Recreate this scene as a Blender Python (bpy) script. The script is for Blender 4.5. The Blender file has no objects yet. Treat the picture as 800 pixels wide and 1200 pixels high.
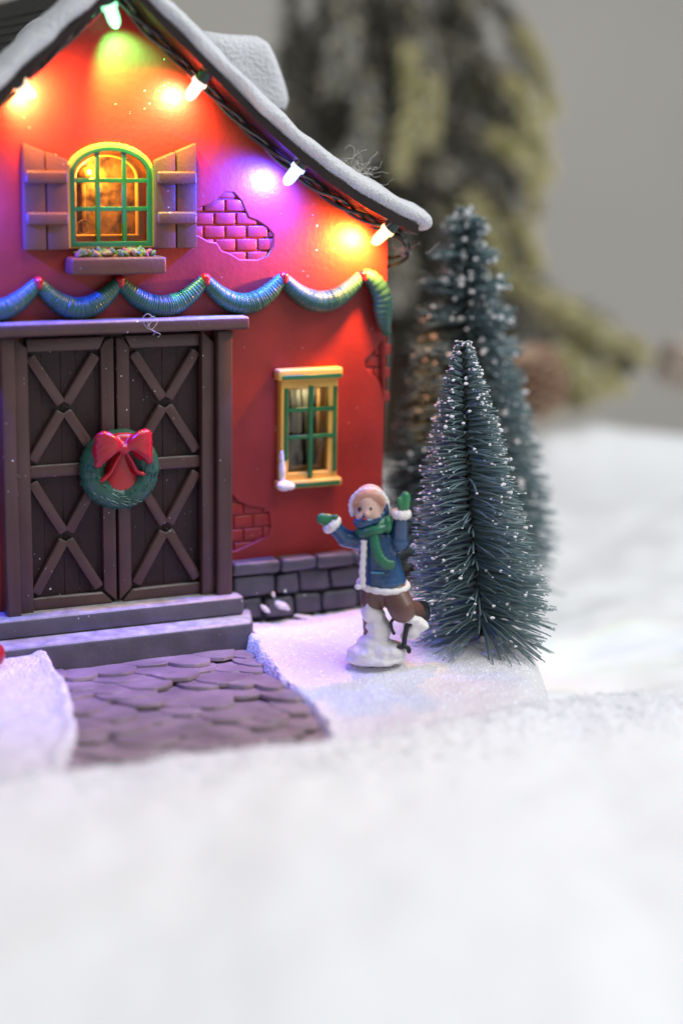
import bpy, bmesh, math, random
from mathutils import Vector, Matrix, noise
random.seed(7)
S = bpy.context.scene
COL = S.collection
PI = math.pi
rad = math.radians
S.unit_settings.scale_length = 0.1          # one unit is ten centimetres of the tabletop

# ------------------------------------------------------------------ helpers
def nrm(v): return Vector(v).normalized()

def mat(name, col, rough=.5, spec=.5, var=0., vscale=8., bump=0., bscale=60., speck=0., speck_scale=38., coat=0., col2=None, sheen=0., fine=0.):
    m = bpy.data.materials.new(name); m.use_nodes = True
    nt = m.node_tree; N = nt.nodes; L = nt.links
    b = N['Principled BSDF']
    b.inputs['Roughness'].default_value = rough
    b.inputs['Specular IOR Level'].default_value = spec
    b.inputs['Coat Weight'].default_value = coat
    b.inputs['Coat Roughness'].default_value = .2
    if sheen:
        b.inputs['Sheen Weight'].default_value = sheen
    tc = N.new('ShaderNodeTexCoord')
    c = None
    rgb = N.new('ShaderNodeRGB'); rgb.outputs[0].default_value = (*col, 1); c = rgb.outputs[0]
    if var:
        nz = N.new('ShaderNodeTexNoise'); nz.inputs['Scale'].default_value = vscale; nz.inputs['Detail'].default_value = 5
        L.new(tc.outputs['Object'], nz.inputs['Vector'])
        mx = N.new('ShaderNodeMix'); mx.data_type = 'RGBA'
        L.new(c, mx.inputs[6])
        k = col2 if col2 else tuple(x*(1-var) for x in col)
        mx.inputs[7].default_value = (*k, 1)
        mr = N.new('ShaderNodeMapRange'); mr.inputs[1].default_value = .35; mr.inputs[2].default_value = .65
        L.new(nz.outputs[0], mr.inputs[0]); L.new(mr.outputs[0], mx.inputs[0]); c = mx.outputs[2]
    if speck:
        vo = N.new('ShaderNodeTexVoronoi'); vo.inputs['Scale'].default_value = speck_scale
        L.new(tc.outputs['Object'], vo.inputs['Vector'])
        sp = N.new('ShaderNodeSeparateColor'); L.new(vo.outputs['Color'], sp.inputs[0])
        a = N.new('ShaderNodeMath'); a.operation = 'SUBTRACT'; a.inputs[1].default_value = 1-speck; L.new(sp.outputs[0], a.inputs[0])
        a2 = N.new('ShaderNodeMath'); a2.operation = 'MULTIPLY'; a2.inputs[1].default_value = .16/max(speck, .01); L.new(a.outputs[0], a2.inputs[0])
        ng = N.new('ShaderNodeTexNoise'); ng.inputs['Scale'].default_value = 6; L.new(tc.outputs['Object'], ng.inputs[0])
        mg_ = N.new('ShaderNodeMapRange'); mg_.inputs[1].default_value = .38; mg_.inputs[2].default_value = .7; mg_.inputs[4].default_value = 1.5; L.new(ng.outputs[0], mg_.inputs[0])
        a3 = N.new('ShaderNodeMath'); a3.operation = 'MULTIPLY'; L.new(a2.outputs[0], a3.inputs[0]); L.new(mg_.outputs[0], a3.inputs[1]); a2 = a3
        lt = N.new('ShaderNodeMath'); lt.operation = 'LESS_THAN'; L.new(vo.outputs['Distance'], lt.inputs[0]); L.new(a2.outputs[0], lt.inputs[1])
        f = N.new('ShaderNodeMath'); f.operation = 'MULTIPLY'; f.inputs[1].default_value = .75; L.new(lt.outputs[0], f.inputs[0])
        mx = N.new('ShaderNodeMix'); mx.data_type = 'RGBA'; L.new(c, mx.inputs[6]); mx.inputs[7].default_value = (.8, .78, .76, 1)
        L.new(f.outputs[0], mx.inputs[0]); c = mx.outputs[2]
    L.new(c, b.inputs['Base Color'])
    last = None
    if bump:
        nz = N.new('ShaderNodeTexNoise'); nz.inputs['Scale'].default_value = bscale; nz.inputs['Detail'].default_value = 6
        L.new(tc.outputs['Object'], nz.inputs['Vector'])
        bp = N.new('ShaderNodeBump'); bp.inputs['Strength'].default_value = bump; bp.inputs['Distance'].default_value = .01
        L.new(nz.outputs[0], bp.inputs['Height']); last = bp.outputs[0]
    if fine:
        vo = N.new('ShaderNodeTexVoronoi'); vo.inputs['Scale'].default_value = 150
        L.new(tc.outputs['Object'], vo.inputs['Vector'])
        bp = N.new('ShaderNodeBump'); bp.inputs['Strength'].default_value = fine; bp.inputs['Distance'].default_value = .006
        L.new(vo.outputs['Distance'], bp.inputs['Height'])
        if last: L.new(last, bp.inputs['Normal'])
        last = bp.outputs[0]
        # loose glitter flakes: a few cells are mirror-smooth and tilted
        sp = N.new('ShaderNodeSeparateColor'); L.new(vo.outputs['Color'], sp.inputs[0])
        g = N.new('ShaderNodeMath'); g.operation = 'GREATER_THAN'; g.inputs[1].default_value = .93; L.new(sp.outputs[0], g.inputs[0])
        mr = N.new('ShaderNodeMapRange'); mr.inputs[3].default_value = rough; mr.inputs[4].default_value = .3; L.new(g.outputs[0], mr.inputs[0])
        L.new(mr.outputs[0], b.inputs['Roughness'])
        mg = N.new('ShaderNodeMix'); mg.data_type = 'RGBA'; L.new(g.outputs[0], mg.inputs[0]); L.new(c, mg.inputs[6]); mg.inputs[7].default_value = (.97, .97, .97, 1); L.new(mg.outputs[2], b.inputs['Base Color'])
    if last: L.new(last, b.inputs['Normal'])
    return m

def finish(me, name, m, parent=None, smooth=True, angle=40):
    o = bpy.data.objects.new(name, me); COL.objects.link(o)
    for k in (m if isinstance(m, (list, tuple)) else [m]): me.materials.append(k)
    if smooth:
        for p in me.polygons: p.use_smooth = True
        try: me.set_sharp_from_angle(angle=rad(angle))
        except Exception: pass
    if parent: o.parent = parent
    return o

def obj(name, bm, m, parent=None, smooth=True, angle=40):
    bmesh.ops.recalc_face_normals(bm, faces=bm.faces)
    me = bpy.data.meshes.new(name); bm.to_mesh(me); bm.free()
    return finish(me, name, m, parent, smooth, angle)

def empty(name, loc, rz=0., label=None, cat=None, group=None):
    o = bpy.data.objects.new(name, None); COL.objects.link(o)
    o.location = loc; o.rotation_euler = (0, 0, rz); o.empty_display_size = .05
    tag(o, label, cat, group); return o

def tag(o, label=None, cat=None, group=None, kind=None):
    if label: o['label'] = label
    if cat: o['category'] = cat
    if group: o['group'] = group
    if kind: o['kind'] = kind
    return o

def add_box(bm, x0, x1, y0, y1, z0, z1, bev=0., seg=2, mi=0, M=None):
    v = [bm.verts.new((x, y, z)) for x in (x0, x1) for y in (y0, y1) for z in (z0, z1)]
    F = [(0,1,3,2),(4,6,7,5),(0,4,5,1),(2,3,7,6),(0,2,6,4),(1,5,7,3)]
    fs = [bm.faces.new([v[i] for i in f]) for f in F]
    for f in fs: f.material_index = mi
    geo = v
    if bev:
        es = list({e for f in fs for e in f.edges})
        r = bmesh.ops.bevel(bm, geom=es, offset=bev, segments=seg, profile=.5, affect='EDGES')
        geo = list({q for f in r['faces'] for q in f.verts} | {q for q in v if q.is_valid})
        for f in r['faces']: f.material_index = mi
    if M is not None: bmesh.ops.transform(bm, matrix=M, verts=geo)
    return geo

def box(x0, x1, y0, y1, z0, z1, bev=0., seg=2):
    bm = bmesh.new(); add_box(bm, x0, x1, y0, y1, z0, z1, bev, seg); return bm

def add_prism(bm, pts, y0, y1, bev=0., seg=2, mi=0):
    """polygon pts in (x,z), extruded from y0 to y1"""
    a = [bm.verts.new((x, y0, z)) for x, z in pts]; b = [bm.verts.new((x, y1, z)) for x, z in pts]
    n = len(pts); fs = [bm.faces.new(a), bm.faces.new(b[::-1])]
    for i in range(n):
        j = (i+1) % n; fs.append(bm.faces.new((a[j], a[i], b[i], b[j])))
    for f in fs: f.material_index = mi
    bmesh.ops.recalc_face_normals(bm, faces=fs)
    if bev:
        es = list({e for f in fs for e in f.edges})
        r = bmesh.ops.bevel(bm, geom=es, offset=bev, segments=seg, profile=.5, affect='EDGES')
        for f in r['faces']: f.material_index = mi

def add_bar(bm, p, q, w, y0, y1, bev=.004, mi=0):
    """flat bar between two (x,z) points"""
    a = Vector(p); b = Vector(q); d = (b-a).normalized(); n = Vector((-d.y, d.x))*w/2
    add_prism(bm, [tuple(a+n), tuple(a-n), tuple(b-n), tuple(b+n)], y0, y1, bev, 2, mi)

def add_tube(bm, pts, r, seg=8, caps=True, mi=0, ry=None, closed=False):
    """round tube through pts; r a number or list"""
    P = [Vector(p) for p in pts]; n = len(P)
    R = r if isinstance(r, (list, tuple)) else [r]*n
    rings = []; up = None
    for i in range(n):
        if closed: t = (P[(i+1) % n]-P[i-1]).normalized()
        else: t = (P[min(i+1, n-1)]-P[max(i-1, 0)]).normalized()
        if up is None:
            up = Vector((0, 0, 1)) if abs(t.z) < .9 else Vector((0, 1, 0))
        s = t.cross(up).normalized(); up = s.cross(t).normalized()
        k = 1 if ry is None else ry
        rings.append([bm.verts.new(P[i]+s*math.cos(2*PI*j/seg)*R[i]+up*math.sin(2*PI*j/seg)*R[i]*k) for j in range(seg)])
    m = n if closed else n-1
    for i in range(m):
        A, B = rings[i], rings[(i+1) % n]
        for j in range(seg):
            f = bm.faces.new((A[j], A[(j+1) % seg], B[(j+1) % seg], B[j])); f.material_index = mi
    if caps and not closed:
        bm.faces.new(rings[0][::-1]).material_index = mi; bm.faces.new(rings[-1]).material_index = mi

def add_ball(bm, c, r, M=None, u=16, v=10, mi=0):
    rr = r if isinstance(r, (tuple, list)) else (r, r, r)
    X = Matrix.Translation(c) @ (M if M is not None else Matrix()) @ Matrix.Diagonal((*rr, 1))
    g = bmesh.ops.create_uvsphere(bm, u_segments=u, v_segments=v, radius=1, matrix=X)
    if mi:
        for f in {f for q in g['verts'] for f in q.link_faces}: f.material_index = mi

def add_capsule(bm, a, b, ra, rb, n=7):
    a = Vector(a); b = Vector(b)
    for i in range(n):
        t = i/(n-1); add_ball(bm, a.lerp(b, t), ra+(rb-ra)*t, u=14, v=9)

def fuse(bm, voxel, smooth_it=6, factor=.5):
    """one continuous skin round all the shapes in bm"""
    me = bpy.data.meshes.new('fuse'); bm.to_mesh(me); bm.free()
    o = bpy.data.objects.new('fuse', me); COL.objects.link(o)
    r = o.modifiers.new('r', 'REMESH'); r.mode = 'VOXEL'; r.voxel_size = voxel; r.use_smooth_shade = True
    s = o.modifiers.new('s', 'SMOOTH'); s.factor = factor; s.iterations = smooth_it
    dg = bpy.context.evaluated_depsgraph_get(); dg.update()
    out = bpy.data.meshes.new_from_object(o.evaluated_get(dg))
    bpy.data.objects.remove(o); bpy.data.meshes.remove(me)
    b2 = bmesh.new(); b2.from_mesh(out); bpy.data.meshes.remove(out); return b2

def plate(outer, holes, y_back, thick, bev=.004):
    """flat plate in the x-z plane with rounded holes; front face at y_back-thick"""
    cu = bpy.data.curves.new('plate', 'CURVE'); cu.dimensions = '2D'; cu.fill_mode = 'BOTH'
    cu.extrude = max(thick/2-bev, .0005); cu.bevel_depth = bev; cu.bevel_resolution = 2; cu.offset = -bev
    for pts in [outer]+holes:
        s = cu.splines.new('POLY'); s.points.add(len(pts)-1); s.use_cyclic_u = True
        for i, p in enumerate(pts): s.points[i].co = (p[0], p[1], 0, 1)
    o = bpy.data.objects.new('plate', cu); COL.objects.link(o)
    dg = bpy.context.evaluated_depsgraph_get(); dg.update()
    me = bpy.data.meshes.new_from_object(o.evaluated_get(dg))
    bm = bmesh.new(); bm.from_mesh(me)
    bpy.data.objects.remove(o); bpy.data.curves.remove(cu); bpy.data.meshes.remove(me)
    bmesh.ops.transform(bm, matrix=Matrix.Translation((0, y_back-thick/2, 0)) @ Matrix.Rotation(PI/2, 4, 'X'), verts=bm.verts)
    return bm

def join(bm, other, mi=0):
    me = bpy.data.meshes.new('j'); other.to_mesh(me); other.free()
    n = len(bm.faces); bm.from_mesh(me); bpy.data.meshes.remove(me)
    bm.faces.ensure_lookup_table()
    for i in range(n, len(bm.faces)): bm.faces[i].material_index = mi

def lerp_tab(tab, x):
    if x <= tab[0][0]: return tab[0][1]
    for (a, p), (b, q) in zip(tab, tab[1:]):
        if x <= b: return p+(q-p)*(x-a)/(b-a)
    return tab[-1][1]

def smooth_pts(ctrl, n=8):
    """Catmull-Rom through control points"""
    P = [Vector(p) for p in ctrl]; out = []
    for i in range(len(P)-1):
        a = P[max(i-1, 0)]; b = P[i]; c = P[i+1]; d = P[min(i+2, len(P)-1)]
        for k in range(n):
            t = k/n
            out.append(.5*((2*b)+(c-a)*t+(2*a-5*b+4*c-d)*t*t+(-a+3*b-3*c+d)*t**3))
    out.append(P[-1]); return out

def sstep(a, b, x):
    t = min(1, max(0, (x-a)/(b-a))); return t*t*(3-2*t)

def fb(x, y, z=0., o=3):
    v = 0; a = 1; f = 1
    for _ in range(o):
        v += a*noise.noise((x*f, y*f, z+7.3*f)); a *= .5; f *= 2.1
    return v

# ------------------------------------------------------------------ materials
RED = mat('red plaster paint', (.33, .022, .018), .44, .5, var=.3, vscale=7, bump=.1, bscale=70, speck=.2, speck_scale=85)
BROWN = mat('brown door paint', (.088, .044, .041), .36, .5, var=.2, vscale=14, bump=.1, bscale=120, speck=.5, speck_scale=85)
DBROWN = mat('dark plank paint', (.03, .011, .012), .5, .4, var=.3, vscale=20, bump=.2, bscale=90, speck=.5, speck_scale=85)
SHUT = mat('shutter paint', (.14, .05, .034), .42, .5, var=.2, vscale=14, bump=.1, bscale=120, speck=.35, speck_scale=85)
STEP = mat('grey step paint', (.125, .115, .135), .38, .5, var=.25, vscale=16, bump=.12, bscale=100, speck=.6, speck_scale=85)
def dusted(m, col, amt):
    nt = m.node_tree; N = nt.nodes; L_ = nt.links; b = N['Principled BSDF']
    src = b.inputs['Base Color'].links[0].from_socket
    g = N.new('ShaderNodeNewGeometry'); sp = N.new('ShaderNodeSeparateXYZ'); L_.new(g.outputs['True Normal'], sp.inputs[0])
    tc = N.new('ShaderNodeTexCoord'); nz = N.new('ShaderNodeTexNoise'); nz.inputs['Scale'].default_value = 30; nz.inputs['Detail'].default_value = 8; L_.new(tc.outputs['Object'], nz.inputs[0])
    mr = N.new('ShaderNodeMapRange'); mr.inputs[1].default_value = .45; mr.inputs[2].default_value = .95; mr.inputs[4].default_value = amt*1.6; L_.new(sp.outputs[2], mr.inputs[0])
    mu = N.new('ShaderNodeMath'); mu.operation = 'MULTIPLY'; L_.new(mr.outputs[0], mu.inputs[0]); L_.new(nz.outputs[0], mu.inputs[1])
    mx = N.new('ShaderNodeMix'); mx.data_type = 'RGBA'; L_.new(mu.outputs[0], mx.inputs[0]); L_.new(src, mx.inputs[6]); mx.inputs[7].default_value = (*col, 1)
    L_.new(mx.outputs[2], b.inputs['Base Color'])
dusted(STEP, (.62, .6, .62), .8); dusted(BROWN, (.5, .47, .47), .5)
STONE = mat('stone paint', (.10, .093, .112), .45, .45, var=.35, vscale=14, bump=.45, bscale=35, speck=.1)
PATH = mat('path paint', (.37, .29, .31), .42, .5, var=.4, vscale=9, bump=.2, bscale=70, speck=.12)
CREAM = mat('cream window paint', (.78, .46, .09), .4, .5, var=.15, vscale=20)
GREEN = mat('green muntin paint', (.016, .15, .045), .4, .5, var=.2, vscale=30)
GARL = mat('garland paint', (.015, .085, .05), .38, .55, var=.4, vscale=30, col2=(.03, .11, .10))
REDG = mat('glossy red paint', (.48, .01, .022), .28, .6, var=.2, vscale=20, bump=.1, bscale=60)
ROOF = mat('dark roof', (.022, .02, .018), .6, .3, var=.4, vscale=40, bump=.5, bscale=80)
UNDER = mat('brown roof underside', (.025, .012, .011), .35, .5, var=.3, vscale=30)
CABLE = mat('dark green cable', (.03, .035, .028), .14, .7)
SOCK = mat('green socket', (.012, .05, .035), .3, .5)
RSNOW = mat('painted roof snow', (.66, .67, .69), .7, .3, bump=.8, bscale=120)
GSNOW = mat('glitter snow', (.77, .76, .78), .6, .4, bump=.22, bscale=90, fine=.55)
FLEECE = mat('white fleece', (.88, .885, .895), .95, .1, bump=.12, bscale=22, sheen=.2)
BRIST = mat('bristle green', (.13, .20, .215), .4, .5, var=.4, vscale=6, col2=(.17, .24, .25))
WIRE = mat('twisted wire', (.02, .025, .022), .35, .5)
FLECK = mat('white fleck', (.85, .84, .84), .6, .4)
WOOD = mat('pine bark', (.09, .06, .04), .8, .2, var=.4, vscale=12, bump=.6, bscale=20)
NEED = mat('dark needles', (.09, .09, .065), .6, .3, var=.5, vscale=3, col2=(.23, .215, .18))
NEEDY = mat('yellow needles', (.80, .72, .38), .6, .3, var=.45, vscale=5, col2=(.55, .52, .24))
NEEDW = mat('flocked needles', (.68, .66, .6), .8, .2)
CONE = mat('pine cone', (.36, .2, .12), .7, .3, var=.5, vscale=15, col2=(.52, .38, .28))
PALE = mat('pale cone', (.74, .62, .52), .7, .3, var=.3, vscale=10)
WALLM = mat('grey backdrop', (.76, .71, .64), .9, .1, var=.06, vscale=.6)
COAT = mat('blue coat paint', (.012, .05, .13), .25, .6, var=.35, vscale=25, col2=(.02, .08, .2), coat=.3)
TRIM = mat('white trim paint', (.8, .76, .74), .5, .4, bump=.5, bscale=90)
SCARF = mat('green scarf paint', (.02, .17, .085), .32, .5, var=.3, vscale=30, coat=.2)
MITT = mat('green mitten paint', (.03, .22, .085), .35, .5, var=.25, vscale=30, coat=.2)
SKIN = mat('skin paint', (.76, .50, .41), .4, .5, var=.12, vscale=20)
HAIR = mat('reddish hair paint', (.62, .32, .23), .4, .5, var=.25, vscale=40)
HOODM = mat('hood paint', (.72, .56, .51), .5, .4, var=.25, vscale=30)
PANTS = mat('brown trouser paint', (.17, .085, .066), .34, .5, var=.25, vscale=20, coat=.15)
BLACK = mat('black paint', (.012, .013, .017), .35, .5)
FSNOW = mat('figurine snow paint', (.82, .79, .77), .6, .4, bump=.7, bscale=55)
LINT = mat('grey fibres', (.6, .57, .54), .7, .3)
FLOW = [mat('leaf bead', (.07, .11, .02), .6), mat('yellow bead', (.24, .17, .03), .6), mat('red bead', (.24, .04, .04), .6)]
DARKIN = mat('dark interior', (.16, .13, .09), .5, .3, var=.6, vscale=25)
CURT = mat('pale curtain', (.62, .66, .56), .8, .2)

def glass(name, tint, rough=.08):
    m = bpy.data.materials.new(name); m.use_nodes = True; nt = m.node_tree; N = nt.nodes; L = nt.links
    N.remove(N['Principled BSDF'])
    t = N.new('ShaderNodeBsdfTransparent'); t.inputs[0].default_value = (*tint, 1)
    g = N.new('ShaderNodeBsdfGlossy'); g.inputs['Roughness'].default_value = rough
    f = N.new('ShaderNodeFresnel'); f.inputs[0].default_value = 1.5
    tc = N.new('ShaderNodeTexCoord'); nz = N.new('ShaderNodeTexNoise'); nz.inputs['Scale'].default_value = 14
    bp = N.new('ShaderNodeBump'); bp.inputs['Strength'].default_value = .25; bp.inputs['Distance'].default_value = .02
    L.new(tc.outputs['Object'], nz.inputs[0]); L.new(nz.outputs[0], bp.inputs['Height']); L.new(bp.outputs[0], g.inputs['Normal'])
    x = N.new('ShaderNodeMixShader'); L.new(f.outputs[0], x.inputs[0]); L.new(t.outputs[0], x.inputs[1]); L.new(g.outputs[0], x.inputs[2])
    L.new(x.outputs[0], N['Material Output'].inputs[0]); return m
GLASS = glass('clear plastic pane', (.9, .86, .78))

def bulb_mat(name, col, strength):
    m = bpy.data.materials.new(name); m.use_nodes = True; nt = m.node_tree; N = nt.nodes; L = nt.links
    N.remove(N['Principled BSDF'])
    t = N.new('ShaderNodeBsdfTransparent'); t.inputs[0].default_value = (1, 1, 1, 1)
    e = N.new('ShaderNodeEmission'); lw = N.new('ShaderNodeLayerWeight'); lw.inputs[0].default_value = .45
    mx = N.new('ShaderNodeMix'); mx.data_type = 'RGBA'; L.new(lw.outputs['Facing'], mx.inputs[0])
    mx.inputs[6].default_value = (*[.62*c_+.38 for c_ in col], 1); mx.inputs[7].default_value = (*[c_*.8 for c_ in col], 1)
    L.new(mx.outputs[2], e.inputs[0]); e.inputs[1].default_value = strength
    g = N.new('ShaderNodeBsdfGlossy'); g.inputs['Roughness'].default_value = .1
    x = N.new('ShaderNodeMixShader'); x.inputs[0].default_value = .6
    L.new(t.outputs[0], x.inputs[1]); L.new(e.outputs[0], x.inputs[2])
    y = N.new('ShaderNodeMixShader'); y.inputs[0].default_value = .06; L.new(x.outputs[0], y.inputs[1]); L.new(g.outputs[0], y.inputs[2])
    L.new(y.outputs[0], N['Material Output'].inputs[0]); return m

# ------------------------------------------------------------------ camera
H = 1.1643
cam = bpy.data.cameras.new('camera'); co = bpy.data.objects.new('camera', cam); COL.objects.link(co)
p, r = rad(12.5), rad(0.9)
fw = Vector((0, math.cos(p), -math.sin(p))); rt = Vector((1, 0, 0)); up = rt.cross(fw)
R = rt*math.cos(r)+up*math.sin(r); U = up*math.cos(r)-rt*math.sin(r)
M = Matrix((R, U, -fw)).transposed().to_4x4(); M.translation = (0, 0, H)
co.matrix_world = M
cam.sensor_fit = 'HORIZONTAL'; cam.sensor_width = 36; cam.lens = 90
cam.clip_start = .05; cam.clip_end = 200
cam.dof.use_dof = True; cam.dof.focus_distance = 4.03; cam.dof.aperture_fstop = .64; cam.dof.aperture_blades = 9
S.camera = co

# ------------------------------------------------------------------ house
TH = rad(25); P0 = Vector((-.29396, 4.1, 0))
Ev = Vector((math.cos(TH), math.sin(TH), 0)); Nv = Vector((math.sin(TH), -math.cos(TH), 0))
def W(u, w, z): return P0+Ev*u+Nv*w+Vector((0, 0, z))
CX = -.275
HW = .715
UND = [(0, 1.478), (.07, 1.405), (.149, 1.337), (.232, 1.262), (.318, 1.185), (.405, 1.115), (.495, 1.052), (.586, .998), (.68, .952), (.765, .916)]
def und(dx): return lerp_tab(UND, abs(dx))
DEPTH = 1.15

house = empty('toy_house', P0, TH, 'red toy cottage with snowy roof, brown double doors and green-barred windows', 'toy house')

# front wall plaster with openings
def arch_pts(c, hw, z0, zs, rise, n=16):
    return [(c-hw, z0), (c+hw, z0)]+[(c+hw*math.cos(PI*i/n), zs+rise*math.sin(PI*i/n)) for i in range(n+1)]
AWC = -.275; AWH = .1; AWB = .902; AWS = 1.066; AWR = .066
aw_hole = arch_pts(AWC, .094, AWB+.004, AWS, .06)
RW = (.158, .292, .318, .572)
rw_hole = [(RW[0], RW[2]), (RW[1], RW[2]), (RW[1], RW[3]), (RW[0], RW[3])]
patch_a = [(-.078, .93), (-.058, .925), (-.035, .912), (-.012, .908), (.0, .889), (.022, .882), (.045, .868), (.09, .866), (.118, .876), (.132, .897), (.132, .925), (.116, .942), (.092, .957), (.068, .966), (.058, .985), (.05, 1.004), (.03, 1.024), (.008, 1.026), (-.012, 1.008), (-.03, .998), (-.056, .99), (-.078, .986)]
patch_b = [(.008, .325), (.022, .296), (.045, .272), (.075, .258), (.11, .252), (.126, .24), (.13, .205), (.124, .178), (.1, .172), (.07, .16), (.04, .15), (.008, .148)]
patch_c = [(.438, .665), (.425, .652), (.412, .638), (.398, .622), (.385, .612), (.384, .595), (.4, .578), (.418, .563), (.43, .542), (.436, .52), (.438, .515)]
outer = [(CX-HW, -.05), (CX+HW, -.05), (CX+HW, und(HW)+.01)]+[(CX+s*d, und(d)+.012) for s, d in [(1, d) for d in (.6, .5, .4, .3, .2, .1, .05)]+[(1, 0.)]+[(-1, d) for d in (.05, .1, .2, .3, .4, .5, .6)]]+[(CX-HW, und(HW)+.01)]
bm = plate(outer, [aw_hole, rw_hole, patch_a, patch_b, patch_c], .024, .024, .0035)
# bricks behind the broken plaster
def bricks(bm, x0, x1, z0, z1, bw, bh, yf):
    k = 0; z = z0
    while z < z1:
        x = x0-(bw/2 if k % 2 else 0)
        while x < x1:
            j = random.uniform(-.001, .0012)
            add_box(bm, x+.002, x+bw-.002, yf+j, .04, z+.002, z+bh-.002, .0026, 2)
            x += bw
        z += bh; k += 1
bricks(bm, -.1, .15, .855, 1.04, .055, .031, .0035)
bricks(bm, -.02, .15, .135, .345, .052, .034, .0045)
bricks(bm, .36, .425, .5, .69, .05, .03, .005)
# sides and back of the shell
x0, x1 = CX-HW, CX+HW
add_box(bm, x1-.04, x1-.002, .03, DEPTH, -.05, und(HW)+.01, .006)
add_box(bm, x0+.002, x0+.04, .03, DEPTH, -.05, und(HW)+.01, .006)
back = [(a, b) for a, b in outer]
add_prism(bm, back, DEPTH, DEPTH+.03)
add_box(bm, -.12, .17, .0082, .05, .84, 1.05)
add_box(bm, -.03, .16, .009, .05, .12, .355); add_box(bm, .37, .436, .0095, .05, .49, .7)
wall = obj('wall', bm, RED, house, angle=50)

# roof slab, underside, snow rim
ds = [-.735+.0245*i for i in range(61)]
prof = [(CX+d, und(d)) for d in ds]
ctop = [(CX+d, und(d)+.024) for d in ds[::-1]]
bm = bmesh.new()
yf, yb = -.125, DEPTH+.1
def strip(bm, low, high, y0, y1, mi):
    n = len(low); V = [[bm.verts.new((x, y, z)) for x, z in L_] for L_ in (low, high) for y in (y0, y1)]
    lo0, lo1, hi0, hi1 = V
    for i in range(n-1):
        for q, m_ in (((lo0[i], lo1[i], lo1[i+1], lo0[i+1]), mi), ((hi0[i], hi0[i+1], hi1[i+1], hi1[i]), 1-mi if False else 0), ((lo0[i], lo0[i+1], hi0[i+1], hi0[i]), mi), ((lo1[i], hi1[i], hi1[i+1], lo1[i+1]), mi)):
            f = bm.faces.new(q); f.material_index = m_
    for i in (0, n-1): bm.faces.new((lo0[i], hi0[i], hi1[i], lo1[i])).material_index = mi
strip(bm, prof, [(CX+d, und(d)+.024) for d in ds], yf, yb, 1)
# shingle courses on the slopes
for s in (-1, 1):
    for k in range(26):
        d = .03+k*.029
        a = Vector((d, und(d)+.026)); b = Vector((d+.034, und(d+.034)+.031))
        n = 40
        for i in range(n):
            y = -.02+(DEPTH+.1)/n*(i+(.5 if k % 2 else 0))
            w_ = (DEPTH+.1)/n-.003; t = random.uniform(0, .002)
            vs = [bm.verts.new((CX+s*x, yy, z)) for x, yy, z in ((a.x, y, a.y), (a.x, y+w_, a.y), (b.x, y+w_, b.y+t), (b.x, y, b.y+t))]
            vs2 = [bm.verts.new((q.co.x, q.co.y, q.co.z-.007)) for q in vs]
            bm.faces.new(vs); bm.faces.new((vs[3], vs[2], vs2[2], vs2[3])); bm.faces.new((vs[0], vs[3], vs2[3], vs2[0])); bm.faces.new((vs[2], vs[1], vs2[1], vs2[2]))
roof = obj('roof', bm, [ROOF, UNDER], house, angle=30)

def snow_roll(bm, path, rx, rz, seg=14, jit=.006):
    rings = []
    n = len(path)
    for i, (c, nv) in enumerate(path):
        k = 1
        e = min(i, n-1-i)
        if e < 5: k = math.sqrt(max(.02, 1-(1-e/5)**2))
        ring = []
        for j in range(seg):
            a = 2*PI*j/seg
            v = Vector(c)+Vector((0, -1, 0))*math.cos(a)*rx*k+Vector(nv)*math.sin(a)*rz*k
            v += Vector((noise.noise(v*17), noise.noise(v*17+Vector((9, 0, 0))), noise.noise(v*17+Vector((0, 9, 0)))))*jit
            v += Vector((noise.noise(v*60), 0, noise.noise(v*60+Vector((0, 9, 0)))))*jit*.35
            ring.append(bm.verts.new(v))
        rings.append(ring)
    for a, b in zip(rings, rings[1:]):
        for j in range(seg): bm.faces.new((a[j], a[(j+1) % seg], b[(j+1) % seg], b[j]))
    bm.faces.new(rings[0][::-1]); bm.faces.new(rings[-1])
bm = bmesh.new(); path = []
for i in range(-79, 80):
    d = i/100
    t = Vector((.02, 0, und(abs(d)+.01)-und(abs(d)-.01))).normalized() if d else Vector((1, 0, 0))
    nv = Vector((-t.z*(1 if d > 0 else -1), 0, t.x)) if abs(d) > .03 else Vector((0, 0, 1))
    c = Vector((CX+d, -.072, und(d)+.024))+nv*.019
    path.append((c, nv))
snow_roll(bm, path, .066, .0275)
# eave rolls running back and a ridge roll
for s in (-1, 1):
    d = .765
    snow_roll(bm, [(Vector((CX+s*d, -.05, und(d)+.03)), Vector((0, 0, 1))), (Vector((CX+s*d, .0, und(d)+.03)), Vector((0, 0, 1)))], .03, .02)
obj('roof_snow', bm, RSNOW, roof, angle=80)
# patches of snow lying on the shingles
for (d, y, a, b) in ((-.13, .17, .05, .07), (-.2, .5, .07, .12), (.3, .5, .1, .16), (.5, .3, .12, .2), (.16, .25, .06, .1), (-.5, .4, .12, .14)):
    bm = bmesh.new(); s = 1 if d > 0 else -1; ad = abs(d)
    slope = math.atan2(und(ad)-und(ad+.02), .02)*s
    add_ball(bm, (CX+d, y, und(ad)+.03), (a, b, .02), Matrix.Rotation(slope, 4, 'Y'), 20, 8)
    for v in bm.verts: v.co += Vector((noise.noise(v.co*14), noise.noise(v.co*14+Vector((5, 0, 0))), 0))*.02
    obj('snow_patch', bm, RSNOW, roof, angle=80)
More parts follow.
